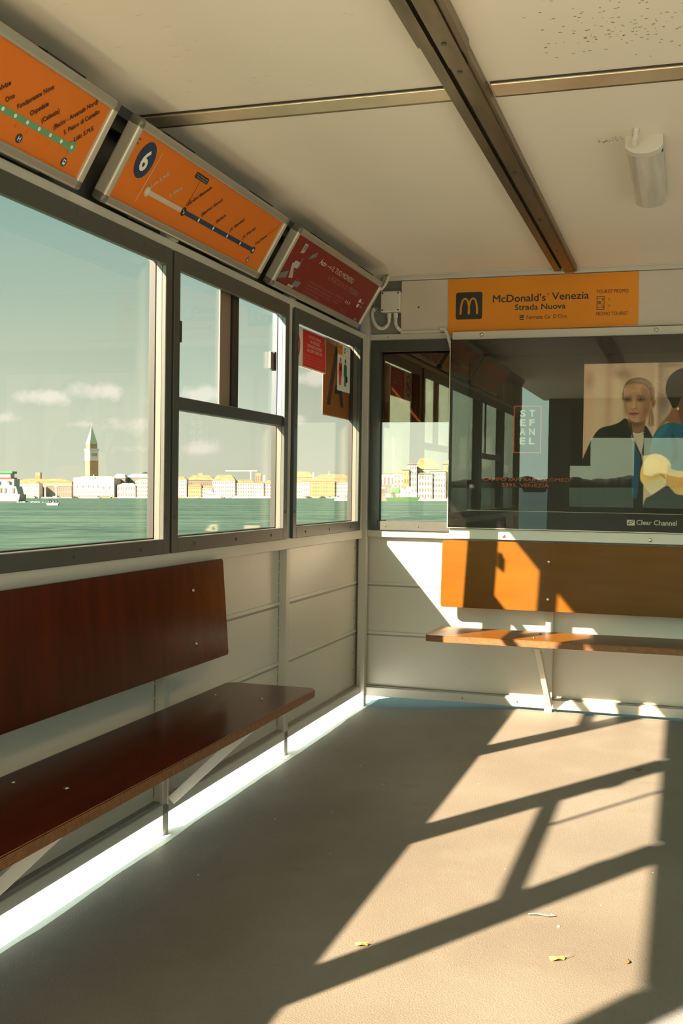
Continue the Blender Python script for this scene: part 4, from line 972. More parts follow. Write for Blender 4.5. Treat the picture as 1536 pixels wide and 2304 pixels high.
    lay(0.55*poly([(1370, 1010), (1460, 1060), (1500, 1250), (1450, 1450), (1400, 1440), (1440, 1240)], 14), (10, 46, 60))
    lay(poly([(1470, 500), (1640, 480), (1700, 640), (1680, 820), (1560, 900), (1490, 860), (1450, 700)], 8), (92, 60, 44))
    lay(poly([(1420, 700), (1470, 720), (1500, 860), (1540, 930), (1450, 900), (1350, 880), (1300, 880)], 8), (116, 78, 52)); lay(ell(1478, 712, 14, 20, .4), (206, 186, 142))
    lay(poly([(1306, 440), (1330, 330), (1400, 240), (1500, 185), (1640, 170), (1800, 220), (1880, 330), (1890, 450), (1760, 520), (1600, 500), (1510, 560), (1480, 680), (1410, 715), (1370, 620), (1320, 540)], 5), (14, 14, 12))
    lay(0.5*ell(1520, 330, 120, 60, .9), (34, 34, 30))
    lay(poly([(985, 1640), (1000, 1480), (1050, 1380), (1130, 1300), (1240, 1300), (1340, 1350), (1412, 1440), (1380, 1530), (1340, 1640), (1352, 1700), (1250, 1780), (1150, 1838), (1110, 1800), (1040, 1710)], 7), (216, 180, 112))
    lay(poly([(1030, 1690), (1150, 1650), (1300, 1610), (1352, 1700), (1250, 1780), (1150, 1838), (1110, 1800)], 10), (200, 182, 140)); lay(0.6*ell(1200, 1590, 90, 30, .8, -15), (176, 136, 72)); lay(0.5*ell(1130, 1420, 70, 60, .9), (232, 204, 140)); lay(0.6*poly([(1230, 1550), (1330, 1590), (1340, 1640), (1290, 1600)], 8), (128, 96, 52))
    lay(0.5*poly([(1355, 1440), (1412, 1440), (1370, 1560), (1345, 1600)], 10), (168, 124, 66))
    lay(poly([(1345, 1560), (1420, 1530), (1600, 1520), (1950, 1530), (1960, 1780), (1640, 1860), (1500, 1850), (1430, 1800), (1390, 1720)], 7), (196, 152, 80))
    for k in range(120):
        x0, y0 = 1380+rs.rand()*560, 1540+rs.rand()*280; line([(x0, y0), (x0+3, y0+34)], 3, (160, 118, 56), .45, 3)
    lay(poly([(1160, 1850), (1352, 1710), (1400, 1750), (1500, 1860), (1960, 1800), (2100, 1900), (2100, 2420), (1000, 2420), (1040, 1900)], 8), (22, 20, 17))
    lay(poly([(2150, 300), (2500, 250), (2700, 700), (2650, 2420), (2150, 2420)], 60), (70, 58, 46))
    C *= np.array([0.93, 0.95, 1.02]); C += rs.randn(*X.shape)[..., None]*2.5
    lin = np.where(C/255 <= 0.04045, C/255/12.92, ((np.clip(C, 0, 255)/255+0.055)/1.055)**2.4)
    ny, nx = X.shape
    wx = 1.17+(X-207)/6/467; wz = 1.823-(Y-130)/6/441
    verts = np.stack([wx, wz, np.zeros_like(wx)], -1).reshape(-1, 3)
    idx = np.arange(nx*ny).reshape(ny, nx)
    faces = np.stack([idx[1:, :-1], idx[1:, 1:], idx[:-1, 1:], idx[:-1, :-1]], -1).reshape(-1, 4)
    me = bpy.data.meshes.new('fashion_photo')
    me.vertices.add(len(verts)); me.vertices.foreach_set('co', verts.ravel())
    me.loops.add(faces.size); me.loops.foreach_set('vertex_index', faces.ravel())
    me.polygons.add(len(faces)); me.polygons.foreach_set('loop_start', np.arange(0, faces.size, 4)); me.polygons.foreach_set('loop_total', np.full(len(faces), 4))
    me.update(); me.validate()
    at = me.color_attributes.new('print', 'FLOAT_COLOR', 'POINT')
    at.data.foreach_set('color', np.concatenate([lin.reshape(-1, 3), np.ones((nx*ny, 1))], 1).astype(np.float32).ravel())
    m = bpy.data.materials.new('photo_print'); m.use_nodes = True; t = m.node_tree; a = N(t, 'ShaderNodeAttribute', attribute_name='print')
    g = N(t, 'ShaderNodeVectorMath', operation='SCALE'); g.inputs[3].default_value = PRINT_GAIN; L(t, a.outputs['Color'], g.inputs[0])
    L(t, g.outputs[0], t.nodes['Principled BSDF'].inputs['Base Color']); t.nodes['Principled BSDF'].inputs['Roughness'].default_value = 0.6
    me.materials.append(m)
    return me
PRINT_GAIN = 2.2
def display():
    r = empty('advert_display', frame_m((0, -0.0, 0), (1, 0, 0), (0, 0, 1)))
    tag(r, 'wide black glass fronted advertising display with a fashion poster on the end wall', 'display')
    x0, x1, z0, z1 = 0.482, 2.50, 0.990, 1.966
    m = MB()
    for q in ((x0, x1, z0, z0+0.092), (x0, x1, z1-0.085, z1), (x0, x0+0.100, z0+0.092, z1-0.085), (x1-0.10, x1, z0+0.092, z1-0.085)): m.box(q[0], q[1], q[2], q[3], 0.006, 0.0785)
    m.box(x0, x1, z0, z1, 0.003, 0.02)
    m.build('case', M['black'], r)
    MB().box(x0-0.004, x0, z0, z1, 0.004, 0.082).box(x0-0.004, x1+0.004, z0-0.003, z0, 0.004, 0.082).build('edge_trim', M['aluedge'], r)
    MB().box(x0, x1, z0, z1, 0.0800, 0.0835).build('glass_front', M['dispglass'], r)
    MB().box(x0+0.10, x1-0.10, z0+0.092, z1-0.085, 0.060, 0.066).build('poster', M['posterbg'], r)
    MB().box(x0+0.10, x1-0.10, z0+0.0905, z0+0.0930, 0.0786, 0.0792).build('bottom_bead', M['palet'], r)
    me = paint(); o = bpy.data.objects.new('fashion_photo', me); COL.objects.link(o); o.parent = r; o.location = (0, 0, 0.0672)
    # frames and lettering (display glass sits at 0.08, so things on the poster lie at 0.067)
    zz = 0.0675
    fr = MB(); t = .0065
    a0, a1, b0, b1 = 0.815, 0.958, 1.380, 1.624
    for q in ((a0, a0+t, b0, b1), (a1-t, a1, b0, b1), (a0+t, a1-t, b0, b0+t), (a0+t, a1-t, b1-t, b1)): fr.box(q[0], q[1], q[2], q[3], zz-.001, zz)
    fr.build('logo_border', M['logo_or'], r)
    for i, s in enumerate(('ST', 'EF', 'AN', 'EL')):
        for j, ch in enumerate(s): text('logo_letter', ch, M['white'], r, 0.848+j*0.047, 0.848+j*0.047+0.030, 1.568-0.047*i, 0.033, 0, zz, 0.035)
    text('address_line', 'CAMPO SAN BARTOLOMEO', M['logo_or'], r, 0.662, 1.104, 1.236, 0.018, 0, zz, 0.004)
    text('address_line', '5395, VENEZIA', M['logo_or'], r, 0.760, 1.002, 1.206, 0.018, 0, zz, 0.004)
    text('maker_name', 'Clear Channel', M['white'], r, 1.438, 1.630, 1.026, 0.0245, 0, 0.0792, 0.012)
    m = MB(); m.prism(rrect(1.392, 1.430, 1.022, 1.050, .003), .0788, .0790); m.build('maker_mark', M['white'], r)
    flat('maker_swoosh', [(1.394, 1.026), (1.402, 1.042), (1.428, 1.048), (1.418, 1.034)], M['black'], r, 0.0793)
    flat('maker_swoosh', [(1.399, 1.031), (1.406, 1.040), (1.422, 1.045), (1.414, 1.035)], M['white'], r, 0.0796)
display()
def rails():
    for (z0, z1, xs, zz, lab, nm) in ((1.970, 2.014, (0.640, 1.513), 1.996, 'cream mounting rail with domed screws along the top of the advert screen', 'mounting_rail'),
                                      (0.930, 0.984, (0.775, 1.505), 0.950, 'cream mounting rail running under the advert screen above the bench', 'mounting_rail')):
        r = empty(nm, END); tag(r, lab, 'rail', 'mounting rails of the advert screen')
        MB().box(0.486, 2.5, z0, z1, 0.003, 0.060, 0.004).build('rail', M['rail'], r)
        for x in xs: bolt_head(r, (x, zz, 0.0598), (0, 0, 1), 0.0105, 'domed_screw')
rails()

# ------------------------------------------------------------------ ceiling lamp
def lamp():
    r = empty('ceiling_lamp', loc=(1.520, -1.72, CEIL))
    tag(r, 'short tubular ceiling lamp with a ribbed clear grey diffuser, switched off', 'lamp')
    y0, y1 = -0.370, 0.350; w = 0.058
    def prof(w_, d, n=12): return [(-w_, 0.0)]+[(-w_*math.cos(math.pi*k/n), -0.030-d*math.sin(math.pi*k/n)) for k in range(n+1)]+[(w_, 0.0)]
    MB().loft([[(x, y, z) for x, z in prof(w, 0.028)] for y in (y0, y0+0.045)]).build('end_cap', M['pvc'], r)
    MB().loft([[(x, y, z) for x, z in prof(w*0.97, 0.025)] for y in (y0+0.045, y1-0.03, y1)]).build('diffuser', M['diff'], r, smooth=False)
    MB().box(-0.050, 0.050, y0+0.02, y1-0.02, -0.012, 0.0).build('base_tray', M['pvc'], r)
    MB().box(0.034, 0.058, y0+0.04, y0+0.055, -0.040, -0.026).build('clip', M['rubber'], r)
    ribbed('conduit', [(-0.028, y0+0.02, -0.028), (-0.030, y0-0.03, -0.03), (-0.024, y0-0.060, -0.020), (-0.020, y0-0.078, 0.004)], r, M['pvc'], 0.011)
lamp()

# ------------------------------------------------------------------ litter on the deck
def litter():
    def leaf(x, y, s, rot, mt, lab, stem=True):
        o = MB(); n = 12
        ring = [(s*math.cos(a)*(1+.12*math.sin(5*a)), s*.5*math.sin(a)*(1+.15*math.cos(3*a)), 0.0035*math.sin(3*a)*(s/.02)) for a in [2*math.pi*k/n for k in range(n)]]
        cv = o.bm.verts.new((0, 0, 0.004)); vs = [o.bm.verts.new(p) for p in ring]; cv2 = o.bm.verts.new((0, 0, 0.003)); vs2 = [o.bm.verts.new((p[0], p[1], p[2]-.001)) for p in ring]
        for k in range(n):
            o.bm.faces.new([cv, vs[k], vs[(k+1) % n]]); o.bm.faces.new([cv2, vs2[(k+1) % n], vs2[k]]); o.bm.faces.new([vs[k], vs2[k], vs2[(k+1) % n], vs[(k+1) % n]])
        r = o.build('fallen_leaf', M[mt]); r.location = (x, y, fz(x)+0.0045); r.rotation_euler = (0, 0, rot)
        if stem: MB().tube([(s*.8, 0, .002), (s*1.4, s*.2, .003), (s*1.8, s*.5, .006)], 0.0008, 6).build('leaf_stem', M[mt], r)
        tag(r, lab, 'leaf', 'litter leaves on the deck')
    leaf(1.507, -1.06, .016, 0.5, 'leafd', 'small dark curled leaf in the sunlight near the end wall bench')
    leaf(0.915, -3.10, .017, 0.3, 'leaf', 'tan leaf in the sunlight just right of the shadow edge at lower left')
    leaf(1.393, -3.02, .020, 0.4, 'leaf', 'tan leaf with a long stem at lower right of the sunlit deck')
    leaf(1.560, -2.98, .010, 1.2, 'leafd', 'tiny brown leaf furthest right on the sunlit deck', False)
    M['twigm'] = mat('grey_twig', (0.34, 0.29, 0.21), 0.8)
    s = MB().tube([(-.035, 0, .003), (-.01, .004, .005), (.02, .002, .004), (.035, .012, .003), (.024, .018, .003)], .0018, 6).build('twig', M['twigm'])
    s.location = (1.322, -2.76, fz(1.3)+.001); tag(s, 'pale twisted twig lying in the broad shadow bar', 'twig')
    c0 = None
    for i, (x, y) in enumerate(((1.374, -2.81), (1.17, -2.42), (0.48, -2.0), (0.38, -1.3), (0.62, -2.45), (1.47, -2.62), (0.30, -2.1), (1.08, -1.85), (0.56, -1.6), (0.28, -2.7), (1.60, -2.3), (0.92, -1.5))):
        if c0 is None:
            m = MB(); m.dome((0, 0, 0), .0042, 7, 3, .8); c0 = m.build('crumb', M['crumb']); o = c0
        else: o = c0.copy(); COL.objects.link(o); sc = random.uniform(.4, .8); o.scale = (sc, sc, sc)
        o.location = (x, y, fz(x)+.0002); tag(o, 'tiny pale crumb on the deck', 'crumb', 'crumbs on the deck')
litter()

# ------------------------------------------------------------------ the far shore
def opt(px, D, py=None):
    """out-frame coordinates: across, away, up for a sight line at distance D"""
    return ((px-768)/F_PX*D, D, -EYE if py is None else (1117.5-py)/F_PX*D)
wall_src = {}
def building(name, D, p0, p1, ptop, col, roof='tiles', rows=3, cols=6, label='', depth=18, ridge=None, base=None, group='buildings along the far shore', cat='building', wh=0.5, turn=0.0):
    pb = 1117.5+EYE/D*F_PX; s = D/F_PX
    w = (p1-p0)*s; h = (pb-ptop)*s + 0.0
    r = empty(name, OUT @ Matrix.Translation(((((p0+p1)/2)-768)*s, D, -EYE)) @ Matrix.Rotation(turn, 4, 'Z'))
    tag(r, label, cat, group)
    MB().box(-w/2, w/2, 0, depth, 1.0, h).build('wall', M['f_'+col], r)
    if roof:
        rh = (ridge if ridge is not None else 3.5*s/0.5875)*1.0; e = 0.5
        rh = (ptop-ridge)*s if ridge is not None else rh
        MB().hull([(-w/2-e, -e, h), (w/2+e, -e, h), (w/2+e, depth+e, h), (-w/2-e, depth+e, h), (-w/2*0.6, depth*.5, h+rh), (w/2*0.6, depth*.5, h+rh)]).build('roof', M[roof], r)
    if rows and cols:
        ww, hh = min(w/cols*0.42, 1.6), h/rows*wh; src = None
        for i in range(rows):
            for j in range(cols):
                x = -w/2+(j+.5)*w/cols; z = h*0.06+(i+.5)*(h*0.92)/rows
                if src is None: src = MB().box(-ww/2, ww/2, -0.12, 0.05, -hh/2, hh/2).build('window', M['win'], r); src.location = (x, 0, z)
                else: inst(src, r, (x, 0, z))
    return r
D0 = 1450
# tower of the square
def tower():
    s = (D0+60)/F_PX; r = empty('bell_tower', OUT @ Matrix.Translation(((206.5-768)*s, D0+60, -EYE)) @ Matrix.Rotation(R(43), 4, 'Z'))
    tag(r, 'tall brick bell tower with a green pyramid spire', 'tower')
    z = lambda py: (1121-py)*s
    hw = 6.3
    MB().box(-hw, hw, -hw, hw, 1.0, z(1037)).build('shaft', M['brick'], r)
    for sx in (-1, 1): MB().box(sx*hw*0.97-.4, sx*hw*0.97+.4, -hw-.15, -hw, 1.0, z(1037)).build('pilaster', M['brick'], r)
    MB().box(-hw-.3, hw+.3, -hw-.3, hw+.3, z(1037), z(1010)).box(-hw-.9, hw+.9, -hw-.9, hw+.9, z(1014), z(1010)).build('belfry', M['f_white'], r)
    w = None
    for a in range(4):
        for k in range(4):
            x = -3.3+k*2.2
            if w is None: w = MB().box(-.7, .7, -hw-.45, -hw-.25, z(1027), z(1020)).build('belfry_arch', M['win'], r); o = w; o.location = (x, 0, 0)
            else:
                o = inst(w, r); o.matrix_local = Matrix.Rotation(a*math.pi/2, 4, 'Z') @ Matrix.Translation((x, 0, 0))
    MB().box(-hw*.88, hw*.88, -hw*.88, hw*.88, z(1010), z(999)).build('attic', M['brick'], r)
    MB().box(-hw*.94, hw*.94, -hw*.94, hw*.94, z(999), z(997.5)).build('cornice', M['f_white'], r)
    b = hw*.90; MB().hull([(-b, -b, z(997.5)), (b, -b, z(997.5)), (b, b, z(997.5)), (-b, b, z(997.5)), (0, 0, z(958))]).build('spire', M['copper'], r)
    MB().tube([(0, 0, z(959)), (0, 0, z(955)), (0, 0, z(952))], [.7, .5, .3], 6).build('finial', M['f_cream'], r)
tower()
def shore():
    # low quay strip
    q = MB().box(-1900, 700, D0-6, D0+400, -EYE+0.02, -EYE+1.0).build('quay', M['quay']); q.matrix_world = OUT; tag(q, 'pale stone quay edging the far shore', 'quay')
    B = building
    B('civic_building', D0+20, 32, 88, 1088, 'white', 'tiles', 3, 14, 'white three storey building left of the shaded library on the far shore', ridge=1082)
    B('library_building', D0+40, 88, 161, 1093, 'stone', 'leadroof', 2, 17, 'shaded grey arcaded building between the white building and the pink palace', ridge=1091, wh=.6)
    B('house_row', D0+110, 32, 162, 1084, 'tan', 'tiles', 0, 0, 'row of orange roofs behind the arcaded building', ridge=1077)
    B('small_tower', D0+150, 80, 91, 1063, 'tan', None, 2, 2, 'short square tower behind the orange roofs at left', depth=7, cat='tower')
    for px, lb in ((101, 'left granite column at the water edge before the arcaded building'), (126, 'right granite column at the water edge before the arcaded building')):
        s = D0/F_PX; r = empty('column', OUT @ Matrix.Translation(((px-768)*s, D0+2, -EYE))); tag(r, lb, 'column', 'waterfront columns')
        MB().tube([(0, 0, 1.02), (0, 0, 14.5)], 1.1, 10).build('shaft', M['f_white'], r); MB().box(-1.9, 1.9, -1.9, 1.9, 14.5, 16.5).build('capital', M['f_white'], r)
    # pink palace
    s = D0/F_PX; x0, x1 = (161-768)*s, (253-768)*s; w = x1-x0
    r = empty('palace', OUT @ Matrix.Translation(((x0+x1)/2, D0+10, -EYE))); tag(r, 'long pale pink palace with arcades in front of the bell tower', 'building')
    h = (1121-1076)*s; M['f_palace'] = mat('facade_palace', (0.42, 0.37, 0.345), 0.8)
    MB().box(-w/2, w/2, 0, 45, 1.0, h).build('wall', M['f_palace'], r)
    MB().hull([(-w/2, 1, h), (w/2, 1, h), (w/2, 44, h), (-w/2, 44, h), (-w/2*.7, 20, h+3.2), (w/2*.7, 20, h+3.2)]).build('roof', M['leadroof'], r)
    mm = None
    for k in range(30):
        x = -w/2+(k+.5)*w/30
        if mm is None: mm = MB().box(-.35, .35, 0, .5, 0, 1.3).build('merlon', M['f_palace'], r); mm.location = (x, 0, h)
        else: inst(mm, r, (x, 0, h))
    mm = None
    for k in range(17):
        x = -w/2+(k+.5)*w/17
        pts = [(-1.0, 0), (1.0, 0), (1.0, 2.3), (.55, 3.1), (0, 3.7), (-.55, 3.1), (-1.0, 2.3)]
        if mm is None:
            mm = MB().prism(pts, -.02, .1).build('arcade_arch', M['win'], r); mm.rotation_euler = (R(90), 0, 0); mm.location = (x, 0, 1.0)
        else: inst(mm, r, (x, 0, 1.0))
    mm = None
    for k in range(36):
        x = -w/2+(k+.5)*w/36
        if mm is None: mm = MB().box(-.38, .38, -.1, .05, 0, 2.6).build('loggia_opening', M['win'], r); mm.location = (x, 0, 6.8)
        else: inst(mm, r, (x, 0, 6.8))
    mm = None
    for k, (px, top) in enumerate(((170, 0), (182.6, 0), (195.7, 0), (206.5, -.8), (217, 0), (229.6, -1.5), (243, -1.5))):
        x = (px-768)*s-(x0+x1)/2; pts = [(-1.0, 0), (1.0, 0), (1.0, 2.6), (0, 4.4), (-1.0, 2.6)]
        if mm is None: mm = MB().prism(pts, -.02, .1).build('pointed_window', M['win'], r); mm.rotation_euler = (R(90), 0, 0); mm.location = (x, 0, 13.8)
        else: inst(mm, r, (x, 0, 13.8+top))
    MB().box(-2.2, 2.2, -.8, .2, h, h+2.5).box(-.4, .4, -.4, .4, h+2.5, h+5).build('pinnacle', M['f_white'], r)
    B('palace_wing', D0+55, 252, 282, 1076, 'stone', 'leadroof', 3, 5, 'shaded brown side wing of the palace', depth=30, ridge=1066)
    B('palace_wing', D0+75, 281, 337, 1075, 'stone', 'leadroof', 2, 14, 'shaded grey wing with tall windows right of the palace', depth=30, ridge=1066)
    B('prison_building', D0+12, 264, 304.5, 1092, 'white', 'leadroof', 2, 7, 'low white stone building with a pitched roof beside the palace', ridge=1087)
    B('hotel', D0+14, 305, 352, 1082, 'cream', 'leadroof', 4, 12, 'ornate cream hotel at the right edge of the first window', ridge=1078)
    r = empty('church_dome', OUT @ Matrix.Translation(((326-768)*s*1.083, D0+120, -EYE))); tag(r, 'pale church dome showing over the wing at right of the first window', 'dome')
    MB().box(-9, 9, -6, 6, 1, 31).build('drum', M['f_white'], r); MB().dome((0, 0, 31), 8, 14, 6, .8).build('dome_shell', M['leadroof'], r, smooth=True)
    # second window
    B('hotel', D0+10, 372, 419.5, 1079, 'white', 'tiles', 5, 10, 'tall white hotel with five rows of windows at left of the second window', ridge=1072)
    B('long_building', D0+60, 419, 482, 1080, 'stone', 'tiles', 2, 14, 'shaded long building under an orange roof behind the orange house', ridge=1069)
    B('orange_house', D0+8, 423, 453, 1094, 'orange', 'tiles', 3, 7, 'orange house on the waterfront in the second window', ridge=1088)
    B('low_house', D0+9, 452, 478, 1098, 'cream', 'tiles', 3, 5, 'low cream house between the orange and the tall white buildings', ridge=1092)
    B('tall_white_building', D0+10, 478, 529, 1081, 'white', 'tiles', 4, 11, 'broad white building under a high orange roof, middle of the second window', ridge=1068)
    B('cream_building', D0+12, 528, 573, 1086, 'cream', 'tiles', 4, 8, 'cream building right of the broad white building', ridge=1079)
    B('white_house', D0+9, 572, 593, 1087, 'white', 'tiles', 4, 5, 'white four storey house right of the cream building', ridge=1083)
    B('cream_house', D0+11, 593, 640, 1088, 'pink', 'tiles', 4, 8, 'pinkish house at the right edge of the second window', ridge=1080)
    B('brick_tower', D0+140, 574, 588, 1064, 'tan', None, 2, 3, 'squat brick church tower above the roofs in the second window', depth=8, cat='tower')
    B('bell_gable', D0+140, 446, 457, 1064, 'tan', None, 1, 2, 'small bell gable over the long shaded building', depth=3, cat='tower', wh=.3)
    B('white_tower', D0+160, 592, 596.5, 1069, 'white', None, 1, 1, 'thin white belfry right of the squat brick tower', depth=4, cat='tower')
    # third window
    B('corner_house', D0+14, 640, 680, 1086, 'white', 'tiles', 4, 9, 'grey white house at the left edge of the third window', ridge=1078)
    B('white_villa', D0+10, 679, 697, 1084, 'white', 'tiles', 3, 4, 'narrow white building left of the long orange one', ridge=1080)
    B('orange_palazzo', D0+9, 696.5, 753, 1083, 'orange', 'tiles', 4, 16, 'long golden orange building in the third window', ridge=1073)
    B('cream_palazzo', D0+11, 753, 812, 1085, 'cream', 'tiles', 4, 13, 'cream building at the right of the third window', ridge=1078)
    B('roof_range', D0+90, 655, 705, 1074, 'tan', 'tiles', 0, 0, 'high orange roofs behind the narrow white building', ridge=1061)
    B('roof_range', D0+95, 704, 790, 1077, 'tan', 'tiles', 0, 0, 'orange roofs behind the long golden building', ridge=1067)
    B('chimney_tower', D0+85, 703, 706, 1063, 'white', None, 0, 0, 'thin white chimney above the roofs in the third window', depth=2, cat='chimney')
    r = empty('church_dome', OUT @ Matrix.Translation(((740-768)*s*1.09, D0+130, -EYE))); tag(r, 'white domed church lantern over the roofs in the third window', 'dome')
    MB().tube([(0, 0, 20), (0, 0, 31)], 3.6, 10).build('drum', M['f_white'], r); MB().dome((0, 0, 31), 3.9, 12, 5, 1.1).build('dome_shell', M['leadroof'], r, smooth=True); MB().tube([(0, 0, 34), (0, 0, 39)], [.8, .3], 6).build('lantern', M['f_white'], r)
    # tower crane on the far shore
    r = empty('tower_crane', OUT @ Matrix.Translation(((564-768)*s*1.069, D0+100, -EYE))); tag(r, 'thin pale tower crane above the roofs in the second window', 'crane')
    MB().box(-.7, .7, -.7, .7, 1, 38).build('mast', M['f_white'], r); MB().box(-36, 9, -.4, .4, 38, 38.9).build('jib', M['f_white'], r)
shore()
def near_shore():
    D = 530; s = D/F_PX
    q = MB().box(-20+(845-768)*s, 90, D-2, D+120, -EYE+0.02, -EYE+1.0).build('quay', M['quay']); q.matrix_world = OUT; tag(q, 'stone quay under the houses seen through the end wall window', 'quay')
    B = building; g = 'waterfront houses in the end wall window'
    def b(p0, p1, t, col, rows, cols, lab, ridge=None, dd=4, roof='tiles', depth=10): B('waterfront_house', D+dd, p0, p1, t, col, roof, rows, cols, lab, depth=depth, ridge=ridge, group=g)
    b(840, 860, 1080, 'white', 4, 4, 'low white house at far left of the end wall window', 1076)
    b(860, 887, 1066, 'white', 2, 3, 'plain white gabled hall behind the crane boom', 1062, 26)
    b(858, 870, 1071, 'tan', 0, 0, 'tan roofed house left of the plain white hall', 1067, 34)
    b(886, 908, 1064, 'cream', 5, 3, 'cream house left of the narrow orange one', 1060, 10)
    b(907, 920, 1057, 'deep', 4, 2, 'narrow deep orange house in the end wall window', 1053, 5)
    b(919.5, 937, 1045, 'white', 6, 3, 'tall white house right of the narrow orange one', 1042, 6)
    b(937, 986, 1055, 'cream', 5, 6, 'big cream house with a wide orange gable roof', 1030, 16, depth=16)
    b(941, 972, 1066, 'pink', 4, 5, 'pale pink house standing before the wide gable', 1063, 3)
    b(972, 1002, 1060, 'cream', 5, 5, 'cream house right of the pale pink one', 1058, 4)
    b(1001, 1040, 1044, 'orange', 5, 6, 'orange house with a dark roof at right of the end wall window', 1037, 5)
    for px, lb in ((945, 'leftmost cream umbrella on the quay before the pink house'), (962, 'middle cream umbrella on the quay'), (990, 'right cream umbrella on the quay near the orange house')):
        r = empty('cafe_umbrella', OUT @ Matrix.Translation(((px-768)*s, D-1, -EYE+1))); tag(r, lb, 'umbrella', 'cafe umbrellas on the quay')
        MB().tube([(0, 0, 0), (0, 0, 2.3)], .05, 6).build('pole', M['f_white'], r); MB().loft([[(2.0*k*math.cos(a), 2.0*k*math.sin(a), z) for a in [2*math.pi*i/8 for i in range(8)]] for k, z in ((1, 2.2), (.05, 3.0))]).build('canopy', M['f_white'], r)
    # barge with crane
    D = 485; s = D/F_PX
    r = empty('crane_barge', OUT @ Matrix.Translation(((905-768)*s, D, -EYE))); tag(r, 'green crane barge with a white cabin moored off the quay', 'barge')
    X = lambda px: (px-905)*s
    Z = lambda py: (1128-py)*s
    MB().hull([(X(868), 0, Z(1119)), (X(946), 0, Z(1118)), (X(944), 8, Z(1118)), (X(868), 8, Z(1119)), (X(873), 1, -.5), (X(938), 1, -.5), (X(938), 7, -.5), (X(873), 7, -.5)]).build('hull', M['hullg'], r)
    c = MB().box(X(901), X(925), 1, 6, Z(1118), Z(1102), .1).box(X(925), X(938), 1, 6, Z(1118), Z(1108)).box(X(914), X(930), 2, 5, Z(1102), Z(1095)).build('cabin', M['cabw'], r)
    for px in (913.5, 920): MB().box(X(px)-.25, X(px)+.25, .9, 1.0, Z(1111), Z(1107)).build('cabin_window', M['win'], c)
    MB().box(X(879), X(900), 1, 7, Z(1110), Z(1097), .3).build('machine_house', M['hullg'], r)
    MB().box(X(868), X(878), .5, 2, Z(1119), Z(1111)).build('deck_box', M['cabw'], r)
    j = MB(); A, Bp = Vector((X(891), 3, Z(1100))), Vector((X(884), 3, Z(982))); n = 16
    t = (Bp-A); u = Vector((1, 0, 0)); v = Vector((0, 1, 0))
    for k in range(n):
        w0 = .9*(1-k/n)+.25; w1 = .9*(1-(k+1)/n)+.25; a = A+t*(k/n); b_ = A+t*((k+1)/n)
        for sx in (-1, 1):
            for sy in (-1, 1): j.bar(a+u*w0*sx+v*w0*sy, b_+u*w1*sx+v*w1*sy, .18, .18, (0, 1, 0))
        sg = 1 if k % 2 else -1
        j.bar(a+u*w0*sg-v*w0, b_-u*w1*sg-v*w1, .12, .12, (0, 1, 0)); j.bar(a+u*w0*sg+v*w0, b_-u*w1*sg+v*w1, .12, .12, (0, 1, 0))
    M['jib'] = mat('pale_green_jib', (0.22, 0.26, 0.15), .6)
    j.build('jib', M['jib'], r)
    r = empty('boat_shed', OUT @ Matrix.Translation(((871-768)*s, D+25, -EYE))); tag(r, 'grey floating shed with a light open doorway behind the barge', 'shed')
    X = lambda px: (px-871)*s*1.05
    MB().box(X(857), X(886), 0, 6, 0, Z(1088)).build('shed_wall', M['f_stone'], r); MB().box(X(858), X(872), -.3, 0, Z(1112), Z(1096)).build('door_surround', M['cabw'], r); MB().box(X(860), X(870), -.5, -.3, Z(1110), Z(1098)).build('doorway', M['win'], r)
near_shore()
